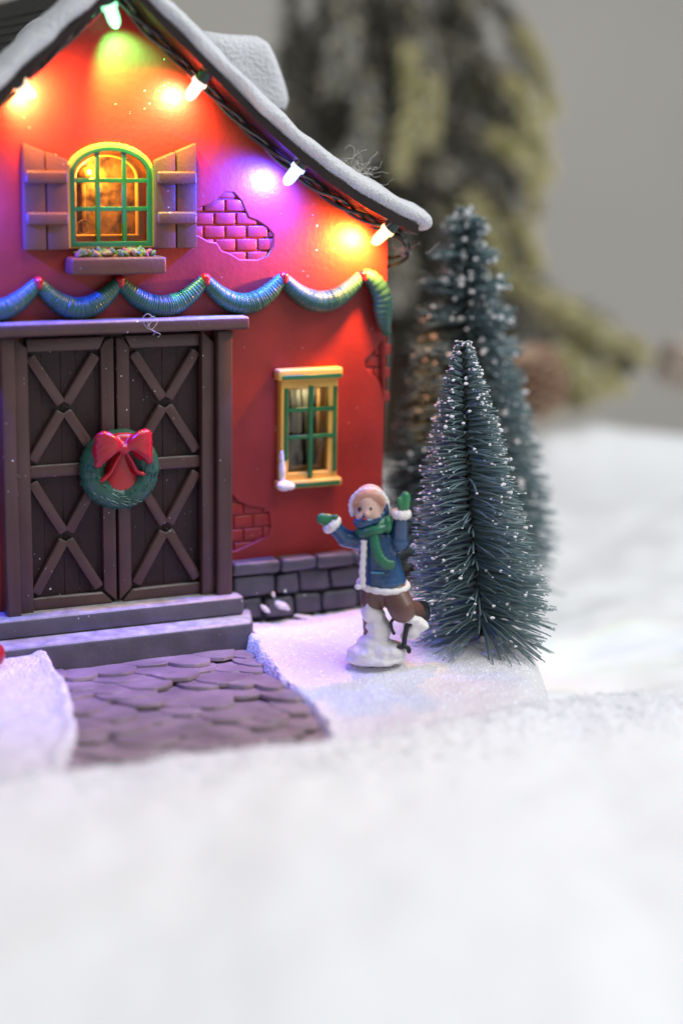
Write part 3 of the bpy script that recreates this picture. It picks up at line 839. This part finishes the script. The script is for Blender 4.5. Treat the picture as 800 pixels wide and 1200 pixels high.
# ------------------------------------------------------------------ bottle-brush trees
def brush_tree(loc, height, rad_tab, lean, layers, per, thick, flecks, seed, label, foot_r=.07, fleck_r=.0034, tiers=0.):
    random.seed(seed)
    t = empty('bottle_brush_tree', loc, 0, label, 'artificial tree', 'bottle-brush trees beside the red cottage')
    def stem(h):
        f_ = h/height; return Vector((lean[0]*f_+lean[0]*.12*math.sin(PI*f_), lean[1]*f_, h))
    bm = bmesh.new()
    for k in (0, PI):
        n = 120; pts = [stem(height*i/n*.985)+Vector((math.cos(i*.9+k), math.sin(i*.9+k), 0))*.0055 for i in range(n+1)]
        add_tube(bm, pts, .0062, 7)
    obj('trunk', bm, WIRE, t)
    bm = bmesh.new(); fl = bmesh.new(); tips = []
    total = layers*per
    for i in range(total):
        f_ = (i+random.random())/total
        h = height*(.065+.93*f_)
        # bristles leave the twisted wire as two interleaved spirals
        a = f_*layers*2*PI*.5+(PI if i % 2 else 0)+random.gauss(0, .42)
        if abs((a+PI/2+PI) % (2*PI)-PI) < .5 and random.random() < (.3 if tiers else .8): continue
        L_ = lerp_tab(rad_tab, f_)*random.uniform(.82, 1.05)*(1+tiers*sstep(.4, .8, f_)*math.sin(h*78))
        droop = lerp_tab([(0, -.30), (.04, -.10), (.10, .0), (.6, .08), (1, .35)], f_)+random.gauss(0, .06)
        d = Vector((math.cos(a), math.sin(a), droop)).normalized()
        c = stem(h); side = Vector((-d.y, d.x, 0)).normalized()
        b1 = random.gauss(0, .05); b2 = random.gauss(0, .05)
        pts = [c, c+d*L_*.35+side*L_*b1*.3, c+d*L_*.7+side*L_*b1*.6+Vector((0, 0, L_*b2*.4)), c+d*L_+side*L_*b1+Vector((0, 0, L_*(b2-.03)))]
        add_tube(bm, pts, [thick, thick, thick*.9, thick*.55], 4, caps=False)
        tips.append((pts, L_))
    for i in range(26):                               # a few long stray bristles at the foot
        a = random.uniform(-1.5, .45); L_ = rad_tab[0][1]*random.uniform(.9, 1.3)
        d = Vector((math.cos(a), math.sin(a), -.35-.25*random.random())).normalized(); c = stem(.075)
        e = c+d*L_
        e.z = max(e.z, .0)
        add_tube(bm, [c, c+d*L_*.5+Vector((0, 0, .012)), e], [thick*1.1, thick, thick*.6], 4, caps=False)
    obj('crown', bm, BRIST, t)
    for i in range(flecks):
        pts, L_ = random.choice(tips)
        q = random.choice((3, 3, 3, 2)); c = pts[q].lerp(pts[q-1], random.uniform(0, .35))
        s = fleck_r*random.choice((.5, .6, .7, .8, 1., 1.25))*random.uniform(.8, 1.2)
        bmesh.ops.create_icosphere(fl, subdivisions=1, radius=s, matrix=Matrix.Translation(c) @ Matrix.Diagonal((random.uniform(.8, 1.5), 1, random.uniform(.7, 1.1), 1)))
    tag(obj('snow_fleck', fl, FLECK, t), None, None, None, 'stuff')
    bm = bmesh.new(); n = 24
    rings = [[bm.verts.new((math.cos(2*PI*j/n)*r_, math.sin(2*PI*j/n)*r_, z)) for j in range(n)] for r_, z in ((foot_r, -.03), (foot_r, .0), (foot_r*.8, .012), (foot_r*.3, .018), (.012, .03))]
    for a, b in zip(rings, rings[1:]):
        for j in range(n): bm.faces.new((a[j], a[(j+1) % n], b[(j+1) % n], b[j]))
    bm.faces.new(rings[-1])
    for v in bm.verts: v.co += Vector((noise.noise(v.co*30), noise.noise(v.co*30+Vector((4, 0, 0))), 0))*.01
    obj('foot', bm, GSNOW, t)
    return t
brush_tree((.352, 4.0, -.055), .745, [(0, .165), (.06, .185), (.12, .18), (.35, .148), (.6, .105), (.8, .066), (.93, .038), (1., .02)], (-.072, .02), 44, 50, .0024, 1300, 3,
           'small sharp blue-green bottle-brush tree with white flecks right behind the waving figurine', .045)
brush_tree((.355, 4.62, -.07), 1.045, [(0, .24), (.1, .255), (.3, .215), (.6, .145), (.8, .095), (.92, .062), (1., .035)], (-.035, .02), 28, 150, .0032, 1100, 5,
           'taller blurred bottle-brush tree standing behind the smaller one at the cottage corner', .05, .0054, .3)

# ------------------------------------------------------------------ figurine of a waving child
random.seed(11)
FIG = empty('figurine', (.092, 3.83, -.05), 0, 'painted child figurine in blue coat and green scarf waving both mittened hands', 'figurine')
FIG.scale = (.965, .965, .965)
def F(px, py, d=0.): return Vector(((px-445)/500, d, (785-py)/490))
# body: head, neck, trunk and legs as one skin
bm = bmesh.new()
add_ball(bm, F(430, 592, -.005), (.036, .036, .044), Matrix.Rotation(rad(-6), 4, 'Y'), 20, 14)
add_ball(bm, F(420, 600, -.026), (.014, .014, .015)); add_ball(bm, F(437, 600, -.024), (.015, .014, .015)); add_ball(bm, F(427, 606, -.022), (.014, .014, .013))
add_ball(bm, F(427, 597, -.041), (.0065, .009, .0075)); add_ball(bm, F(427, 583, -.024), (.024, .016, .016))
add_capsule(bm, F(433, 605, .0), F(439, 630, .0), .022, .024)
add_capsule(bm, F(439, 634, 0), F(448, 676, 0), .026, .03)
add_capsule(bm, F(440, 680, -.005), F(436, 707, -.008), .030, .029); add_capsule(bm, F(436, 707, -.008), F(437, 765, -.004), .028, .020)
add_capsule(bm, F(456, 684, -.006), F(472, 712, -.03), .034, .034); add_capsule(bm, F(472, 712, -.03), F(492, 722, .03), .030, .022)
bm = fuse(bm, .0048, 4)
for f in bm.faces:
    f.material_index = 0 if f.calc_center_median().z > .3 else 1
obj('body', bm, [SKIN, PANTS], FIG, angle=80)
for px, py in ((418.5, 592), (431.5, 591.5)):
    bm = bmesh.new(); add_ball(bm, F(px, py, -.0375), (.0048, .004, .0058), None, 12, 8); obj('eye', bm, mat('eye paint', (.02, .01, .01), .3), FIG)
bm = bmesh.new(); add_ball(bm, F(424.5, 602.5, -.0445), (.006, .004, .0032), None, 12, 8); obj('mouth', bm, REDG, FIG)
bm = bmesh.new()                                      # fringe under the hood
for i in range(9):
    a = -1.2+i*.3
    pts = smooth_pts([F(430+5*math.sin(a), 572, -.022), F(430+14*math.sin(a), 575+2*abs(a), -.032), F(430+19*math.sin(a), 580+4*abs(a), -.031), F(430+20*math.sin(a), 585+6*abs(a), -.024)], 5)
    add_tube(bm, pts, [.0068*(1-.6*j/len(pts)) for j in range(len(pts))], 8)
obj('hair', fuse(bm, .0035, 3), HAIR, FIG, angle=80)
bm = bmesh.new(); add_ball(bm, F(431, 589, .018), (.041, .035, .0435), None, 20, 14)
hood = obj('hood', bm, HOODM, FIG)
bm = bmesh.new(); n = 40; pts = []; rr = []
for i in range(n):
    a = rad(-35)+rad(250)*i/(n-1)
    pts.append(F(430+20.8*math.cos(a), 592-19.8*math.sin(a), -.012)+Vector((0, .012*abs(math.cos(a)), 0))); rr.append(.0078*(1+.15*math.sin(i*2.7)+.1*random.uniform(-1, 1)))
add_tube(bm, pts, rr, 10); obj('fur_rim', bm, TRIM, hood, angle=80)
# coat with both raised sleeves
bm = bmesh.new()
for t in range(9):
    f_ = t/8; c = F(438+10.5*f_, 628+53*f_, 0)
    add_ball(bm, c, (.042+.015*f_, .040+.013*f_, .026))
add_ball(bm, F(421, 633, 0), (.022, .026, .02)); add_ball(bm, F(457, 632, 0), (.026, .028, .022))
add_capsule(bm, F(419, 633, 0), F(402, 630, -.01), .024, .022); add_capsule(bm, F(402, 630, -.01), F(388, 614, -.02), .021, .018)
add_capsule(bm, F(459, 634, 0), F(466, 633, -.012), .027, .026); add_capsule(bm, F(466, 634, -.012), F(467.5, 605, -.02), .0235, .0185)
add_ball(bm, F(424, 608, -.027), (.027, .019, .017)); add_ball(bm, F(440, 606, -.016), (.02, .022, .02)); add_ball(bm, F(449, 597, .0), (.011, .016, .028)); add_ball(bm, F(424, 598.5, -.041), (.0045, .005, .0085))
coat = obj('coat', fuse(bm, .0042, 4), COAT, FIG, angle=80)
bm = bmesh.new(); n = 44; pts = []; rr = []
for i in range(n):
    a = 2*PI*i/n; pts.append(F(449, 685.5+2.5*math.cos(a+.9)-1*math.sin(a), 0)+Vector((.057*math.cos(a), .052*math.sin(a), 0))); rr.append(.008*(1+.12*math.sin(i*2.1)+.08*random.uniform(-1, 1)))
add_tube(bm, pts, rr, 9, closed=True); obj('hem_trim', bm, TRIM, coat, angle=80)
bm = bmesh.new(); pts = smooth_pts([F(424.5, 628, -.045), F(424, 645, -.048), F(423, 665, -.05), F(424, 684, -.05)], 8)
add_tube(bm, pts, [.0078*(1+.12*math.sin(i*1.7)) for i in range(len(pts))], 9, ry=.7); add_ball(bm, F(419, 683, -.05), (.010, .008, .007)); obj('front_trim', bm, TRIM, coat, angle=80)
for c, ax, r_ in ((F(386.5, 612.5, -.021), Vector((-.66, -.1, .75)), .0225), (F(468, 598.5, -.021), Vector((.05, -.05, 1)), .0215)):
    bm = bmesh.new(); q = ax.normalized(); s_ = q.cross(Vector((0, 1, 0))).normalized(); t_ = q.cross(s_); n = 26
    add_tube(bm, [c+(s_*math.cos(2*PI*i/n)+t_*math.sin(2*PI*i/n))*r_*.62 for i in range(n)], [.0115*(1+.12*math.sin(i*2.3)) for i in range(n)], 9, closed=True)
    obj('cuff', bm, TRIM, coat, angle=80)
bm = bmesh.new(); add_box(bm, -.016, .016, -.003, .003, -.0015, .0015, .001, 1, 0, Matrix.Translation(F(441, 665, -.056))); obj('pocket_line', bm, mat('light blue paint', (.1, .4, .5), .3), coat)
# scarf
bm = bmesh.new(); n = 36; pts = []; rr = []
for i in range(n):
    a = 2*PI*i/n; pts.append(F(435.5, 617-4*math.cos(a)*1.2, .0)+Vector((.033*math.cos(a), .037*math.sin(a)-.006, 0))); rr.append(.0125*(1+.07*math.sin(i*2.4)))
add_tube(bm, pts, rr, 10, closed=True)
for k in range(5): add_tube(bm, smooth_pts([F(438+4*k, 617-k*1.5, -.045+.004*k), F(441+3.5*k, 611-k*1.5, -.043+.004*k), F(446+2.4*k, 605-k, -.03+.004*k)], 4), .0052, 7)
add_ball(bm, F(452, 611, -.03), (.012, .012, .02))
scarf = obj('scarf', bm, SCARF, FIG, angle=80)
bm = bmesh.new(); pts = smooth_pts([F(436, 622, -.046), F(438, 634, -.054), F(443, 646, -.060), F(451, 654, -.060), F(460, 656, -.052)], 8)
n = len(pts); add_tube(bm, pts, [.0125*(1+.07*math.sin(i*2))*(1 if i < n-2 else .8) for i in range(n)], 10, ry=.62); obj('scarf_tail', bm, SCARF, scarf, angle=80)
# mittens, each with a thumb
bm = bmesh.new()
add_ball(bm, F(381, 607, -.024), (.021, .014, .0165), Matrix.Rotation(rad(8), 4, 'Y')); add_ball(bm, F(375, 605.5, -.024), (.016, .012, .0145)); add_capsule(bm, F(384, 605, -.026), F(391, 601.5, -.034), .0085, .0065)
obj('mitten', fuse(bm, .0032, 3), MITT, FIG, angle=80)
bm = bmesh.new()
add_ball(bm, F(470.5, 588, -.022), (.0155, .013, .021), Matrix.Rotation(rad(10), 4, 'Y')); add_ball(bm, F(472.5, 580, -.022), (.013, .011, .018)); add_capsule(bm, F(467, 590, -.027), F(464.5, 580, -.032), .0075, .006)
obj('mitten', fuse(bm, .0032, 3), MITT, FIG, angle=80)
# standing boot, packed in snow
bm = bmesh.new()
for px, py, a, b, c, d in ((434, 716, .023, .030, .020, -.012), (431, 708, .009, .018, .011, -.02), (438, 722, .028, .031, .02, -.012), (441, 734, .027, .030, .02, -.011), (444, 745, .031, .030, .02, -.011), (450, 738, .016, .02, .03, -.014), (438, 757, .042, .034, .022, -.01), (432, 768, .05, .045, .022, -.01), (452, 765, .052, .046, .024, -.01), (442, 775, .074, .054, .018, -.008), (420, 776, .03, .036, .012, -.01), (466, 764, .028, .03, .018, -.01)):
    add_ball(bm, F(px, py, d), (a, b, c))
bm = fuse(bm, .0048, 3)
for v in bm.verts:
    v.co += Vector((noise.noise(v.co*45), noise.noise(v.co*45+Vector((3, 0, 0))), noise.noise(v.co*45+Vector((0, 3, 0)))))*.004
    v.co.z = max(v.co.z, .0)
obj('snow_base', bm, FSNOW, FIG, angle=80)
# raised skate
bm = bmesh.new(); add_capsule(bm, F(486, 719, .015), F(497, 721, .04), .021, .021); add_capsule(bm, F(497, 721, .04), F(501, 729, .035), .020, .014)
sk = obj('boot', fuse(bm, .004, 3), BLACK, FIG, angle=80)
bm = bmesh.new()
for px, py, a, c, d in ((487, 731, .028, .02, -.016), (484, 740, .024, .02, -.018), (495, 734, .02, .017, -.014), (483, 724, .02, .01, -.03), (479, 727, .015, .011, -.02), (476, 747, .012, .010, -.014), (472, 722, .008, .007, -.024)): add_ball(bm, F(px, py, d), (a, .017, c))
bm = fuse(bm, .0042, 2)
for v in bm.verts: v.co += Vector((noise.noise(v.co*60), 0, noise.noise(v.co*60+Vector((0, 3, 0)))))*.004
obj('boot_snow', bm, FSNOW, sk, angle=80)
bm = bmesh.new()
add_tube(bm, smooth_pts([F(478.5, 729, -.033), F(477, 738, -.033), F(475.5, 747, -.032), F(475, 757, -.032)], 5), .0062, 8)
add_tube(bm, smooth_pts([F(467, 756, -.034), F(471, 757.5, -.034), F(476, 757, -.034), F(481, 760, -.033)], 5), .006, 8)
add_tube(bm, smooth_pts([F(462, 723, -.035), F(458.5, 728, -.036), F(460, 736, -.036), F(463, 742, -.035)], 5), .0042, 8)
add_ball(bm, F(480, 730, -.033), (.009, .007, .008)); add_ball(bm, F(481, 762, -.033), (.006, .006, .008))
obj('skate_blade', bm, BLACK, sk, angle=80)

# ------------------------------------------------------------------ big artificial pine behind
random.seed(21)
def px_at(px, py, y):
    """a point seen in direction (px,py) of an 800x1200 frame, y units from the lens"""
    d = fw*2000+R*(px-400)-U*(py-600); return Vector((0, 0, H))+d*(y/d.y)
PT = Vector((.22, 7.1, -.16))
pine = empty('pine_tree', PT, 0, 'large blurred artificial pine with drooping yellow-green tips and flocked needles behind the cottage', 'artificial tree')
bm = bmesh.new(); add_tube(bm, [(0, 0, -.02), (.02, 0, .5), (0, 0, 1.2), (0, 0, 3.2)], [.085, .075, .06, .02], 14); obj('trunk', bm, WOOD, pine)
def needles(bm, pts, n, ln, wd, mi_fn):
    for i in range(n):
        f_ = random.random(); q = f_*(len(pts)-1); k = min(int(q), len(pts)-2)
        c = pts[k].lerp(pts[k+1], q-k); t = (pts[k+1]-pts[k]).normalized()
        rnd = Vector((random.gauss(0, 1), random.gauss(0, 1), random.gauss(0, 1))); rnd = (rnd-t*rnd.dot(t)).normalized()
        d = (t*random.uniform(.5, 1.3)+rnd).normalized(); L_ = ln*random.uniform(.7, 1.15)
        s_ = d.cross(Vector((random.gauss(0, 1), random.gauss(0, 1), random.gauss(0, 1)))).normalized()*wd
        f = bm.faces.new([bm.verts.new(c-s_), bm.verts.new(c+s_), bm.verts.new(c+d*L_+s_*.4), bm.verts.new(c+d*L_-s_*.4)]); f.material_index = mi_fn(f_)
def branch(pts, n, ln, wd, kind):
    pts = smooth_pts(pts, 5)
    bm = bmesh.new(); add_tube(bm, pts, [.016*(1-.7*i/len(pts)) for i in range(len(pts))], 6, mi=3)
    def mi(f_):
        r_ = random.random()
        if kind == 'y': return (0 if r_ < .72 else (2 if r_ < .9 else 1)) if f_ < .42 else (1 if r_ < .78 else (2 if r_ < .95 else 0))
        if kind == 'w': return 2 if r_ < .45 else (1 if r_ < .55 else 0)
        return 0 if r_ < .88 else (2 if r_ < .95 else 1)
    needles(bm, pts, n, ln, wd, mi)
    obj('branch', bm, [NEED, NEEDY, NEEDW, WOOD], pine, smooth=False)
def L(px, py, y): return px_at(px, py, y)-PT
# boughs that show in the photograph: from the stem outwards, drooping
SHOW = [
    ((455, -60), (475, 20), (480, 110), (468, 200), 6.7, 'y'), ((480, -40), (500, 60), (505, 120), (500, 165), 6.75, 'y'),
    ((520, -60), (585, 10), (625, 60), (645, 130), 6.9, 'y'), ((500, 40), (570, 80), (615, 120), (640, 200), 6.8, 'y'),
    ((490, 120), (550, 150), (600, 175), (630, 215), 6.7, 'y'), ((480, 170), (530, 210), (570, 260), (590, 330), 6.65, 'y'),
    ((500, 230), (570, 300), (630, 350), (700, 390), 6.6, 'y'), ((520, 290), (600, 350), (670, 385), (745, 405), 6.6, 'y'),
    ((540, 270), (610, 330), (680, 370), (755, 420), 6.7, 'y'), ((580, 320), (640, 365), (690, 410), (725, 455), 6.6, 'y'), ((600, 340), (650, 385), (670, 430), (675, 470), 6.6, 'y'), ((560, 60), (600, 110), (620, 170), (625, 250), 6.8, 'y'), ((540, 200), (580, 240), (610, 270), (625, 310), 6.7, 'y'),
    ((560, 330), (630, 390), (670, 430), (700, 460), 6.5, 'y'), ((540, 330), (590, 390), (620, 440), (640, 480), 6.55, 'y'),
    ((400, -60), (405, 20), (400, 60), (392, 100), 6.7, 'w'), ((420, 80), (430, 130), (425, 170), (410, 190), 6.6, 'w'),
    ((440, -20), (445, 60), (440, 130), (425, 180), 6.9, 'd'), ((350, -60), (340, 20), (335, 90), (345, 150), 7., 'd'),
    ((380, -40), (375, 60), (380, 150), (400, 220), 7.1, 'd'), ((530, -60), (540, 30), (545, 110), (540, 180), 7.1, 'd'),
    ((470, 60), (530, 120), (560, 190), (560, 260), 7.1, 'd'), ((560, -40), (600, 40), (610, 120), (600, 180), 7.3, 'd'),
    ((470, 200), (540, 270), (600, 330), (640, 370), 7., 'd'), ((460, 180), (480, 260), (500, 330), (500, 400), 7., 'd'),
    ((440, 150), (445, 240), (440, 320), (445, 380), 7.2, 'd'), ((520, 260), (580, 330), (620, 370), (660, 420), 6.9, 'd'),
    ((560, 300), (640, 350), (700, 380), (730, 430), 6.8, 'd'), ((500, 300), (540, 380), (560, 430), (570, 480), 7., 'd'),
    ((430, 60), (440, 110), (450, 160), (470, 230), 6.9, 'd'), ((520, 40), (560, 90), (590, 140), (600, 220), 7.2, 'd'),
    ((540, 20), (500, 40), (470, 80), (450, 130), 7.2, 'w'), ((600, 300), (590, 250), (560, 230), (520, 220), 7.3, 'w'),
    ((455, 200), (462, 260), (468, 310), (462, 350), 6.8, 'w'), ((560, 180), (580, 240), (610, 280), (620, 330), 7., 'w'),
]
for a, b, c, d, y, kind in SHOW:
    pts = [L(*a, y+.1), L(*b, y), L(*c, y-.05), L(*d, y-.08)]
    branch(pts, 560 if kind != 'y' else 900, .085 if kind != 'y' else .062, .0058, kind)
for i in range(26):                                   # the rest of the crown, round the back and above
    a = random.uniform(0, 2*PI) if i > 8 else random.uniform(.3, 2.8); h = random.uniform(.7, 2.6); L_ = .85*(1-h/3.4)+.1
    d = Vector((math.cos(a)*.75, math.sin(a)*.6, 0)); c = Vector((0, 0, h))
    branch([c, c+d*L_*.4+Vector((0, 0, .03)), c+d*L_*.75-Vector((0, 0, .08)), c+d*L_-Vector((0, 0, .26))], 420, .09, .0055, random.choice('ddw'))
for i in range(46):
    sx = random.uniform(350, 560); sy = random.uniform(-60, 300); y_ = random.uniform(6.95, 7.4)
    ex = sx+random.uniform(-30, 70); ey = sy+random.uniform(90, 170)
    if ex > 420+.62*(ey+60)*.9+90: ex = 420+.62*(ey+60)*.9+90
    branch([L(sx, sy, y_), L((sx*2+ex)/3, sy+(ey-sy)*.3, y_-.04), L((sx+ex*2)/3, sy+(ey-sy)*.65, y_-.08), L(ex, ey, y_-.1)], 330, .09, .006, random.choice('ddddw'))
# pine cones
def cone(loc, r_, h, m_, label, tilt):
    bm = bmesh.new(); add_ball(bm, (0, 0, h*.5), (r_*.5, r_*.5, h*.48), None, 12, 8)
    for k in range(9):
        z = h*(.05+.88*k/8); rr = r_*(.55+.45*math.sin(PI*(.15+.75*k/8))); n = 9
        for i in range(n):
            a = 2*PI*(i+.5*(k % 2))/n; d = Vector((math.cos(a), math.sin(a), .35)).normalized(); s_ = Vector((-math.sin(a), math.cos(a), 0))*r_*.30
            b0 = Vector((0, 0, z)); b1 = b0+d*rr
            add_prism_pts = [b0+d*rr*.3-s_*.4, b0+d*rr*.3+s_*.4, b1+s_*.9+Vector((0, 0, r_*.06)), b1+d*r_*.1+Vector((0, 0, r_*.12)), b1-s_*.9+Vector((0, 0, r_*.06))]
            top = [bm.verts.new(q) for q in add_prism_pts]; low = [bm.verts.new(q-Vector((0, 0, r_*.09))) for q in add_prism_pts]
            bm.faces.new(top); bm.faces.new(low[::-1])
            for j in range(5): bm.faces.new((top[j], low[j], low[(j+1) % 5], top[(j+1) % 5]))
    o = obj('pine_cone', bm, m_, None); o.location = loc; o.rotation_euler = tilt
    tag(o, label, 'pine cone', 'pine cones under the big pine'); return o
cone(px_at(632, 492, 6.2), .12, .24, CONE, 'blurred brown pine cone just right of the bottle-brush trees', (.15, -.2, 0))
cone(px_at(782, 455, 7.0), .1, .17, PALE, 'pale pinkish pine cone at the right end of the drooping pine bough', (.2, .3, .4))

# ------------------------------------------------------------------ small things
bm = bmesh.new()
add_ball(bm, (0, 0, .03), .03, None, 20, 14); bmesh.ops.transform(bm, matrix=Matrix.Translation((0, 0, 0)), verts=bm.verts)
bo = obj('bauble', bm, REDG); bo.location = W(-.622, .185, -.02); tag(bo, 'glossy red bauble edge beside the left end of the grey steps', 'bauble')
cp = bmesh.new(); add_tube(cp, [(0, 0, .056), (0, 0, .068)], [.009, .008], 10); obj('cap', cp, WIRE, bo)
def fluff(loc, n, size, label, thick=.0004, flat=None):
    bm = bmesh.new()
    for i in range(n):
        p_ = Vector((random.gauss(0, size*.45), random.gauss(0, size*.2), abs(random.gauss(0, size*.12)))); pts = [p_]
        d = Vector((random.gauss(0, 1), random.gauss(0, .5), random.gauss(0, 1))).normalized()
        for k in range(14):
            d = (d+Vector((random.gauss(0, .5), random.gauss(0, .4), random.gauss(0, .5)))).normalized(); p_ = p_+d*size*.12
            p_.z = max(p_.z, 0) if flat is None else p_.z
            pts.append(p_.copy())
        add_tube(bm, pts, thick, 4)
    o = obj('lint', bm, LINT); o.location = loc; tag(o, label, 'lint', 'stray fibres caught on the cottage'); return o
o = fluff(W(.318, .07, 1.072), 34, .05, 'tangled tuft of grey fibres caught on the snowy roof edge'); o.rotation_euler = (0, rad(28), TH)
fluff(W(.474, .03, .872), 8, .04, 'small pale tangle of fibres hanging below the right roof corner by the orange bulb')
bm = bmesh.new()
for i in range(2):
    pts = smooth_pts([(0, 0, 0), (.012, -.001, .018), (.0, -.001, .03), (-.012, -.001, .018), (-.002, -.001, -.002), (.018, -.001, -.012), (.012, 0, -.02)], 6)
    add_tube(bm, [q+Vector((.012*i, 0, -.006*i)) for q in pts], .00045, 4)
o = obj('lint', bm, LINT); o.location = W(-.212, .0745, .722); o.rotation_euler = (0, 0, TH); tag(o, 'thin curled white fibre stuck to the brown beam over the doors', 'lint', 'stray fibres caught on the cottage')

# ------------------------------------------------------------------ light
wd = bpy.data.worlds.new('World'); S.world = wd; wd.use_nodes = True
wd.node_tree.nodes['Background'].inputs[0].default_value = (.90, .95, 1., 1); wd.node_tree.nodes['Background'].inputs[1].default_value = .30
def area(name, loc, target, size, energy, col):
    l = bpy.data.lights.new(name, 'AREA'); l.shape = 'RECTANGLE'; l.size, l.size_y = size; l.energy = energy; l.color = col
    o = bpy.data.objects.new(name, l); COL.objects.link(o); o.location = loc
    o.rotation_euler = (Vector(target)-Vector(loc)).to_track_quat('-Z', 'Y').to_euler(); return o
area('window_light', (2.9, 2.9, 5.2), (.1, 3.2, 0), (4.5, 4.5), 350, (.97, .985, 1.))

# ------------------------------------------------------------------ render settings
S.render.engine = 'CYCLES'
S.cycles.use_denoising = True
try: S.cycles.denoiser = 'OPENIMAGEDENOISE'
except Exception: pass
S.cycles.max_bounces = 8; S.cycles.transparent_max_bounces = 12
S.cycles.sample_clamp_indirect = 6
S.cycles.caustics_reflective = False
S.view_settings.view_transform = 'Standard'; S.view_settings.look = 'None'
S.view_settings.exposure = 0; S.view_settings.gamma = 1
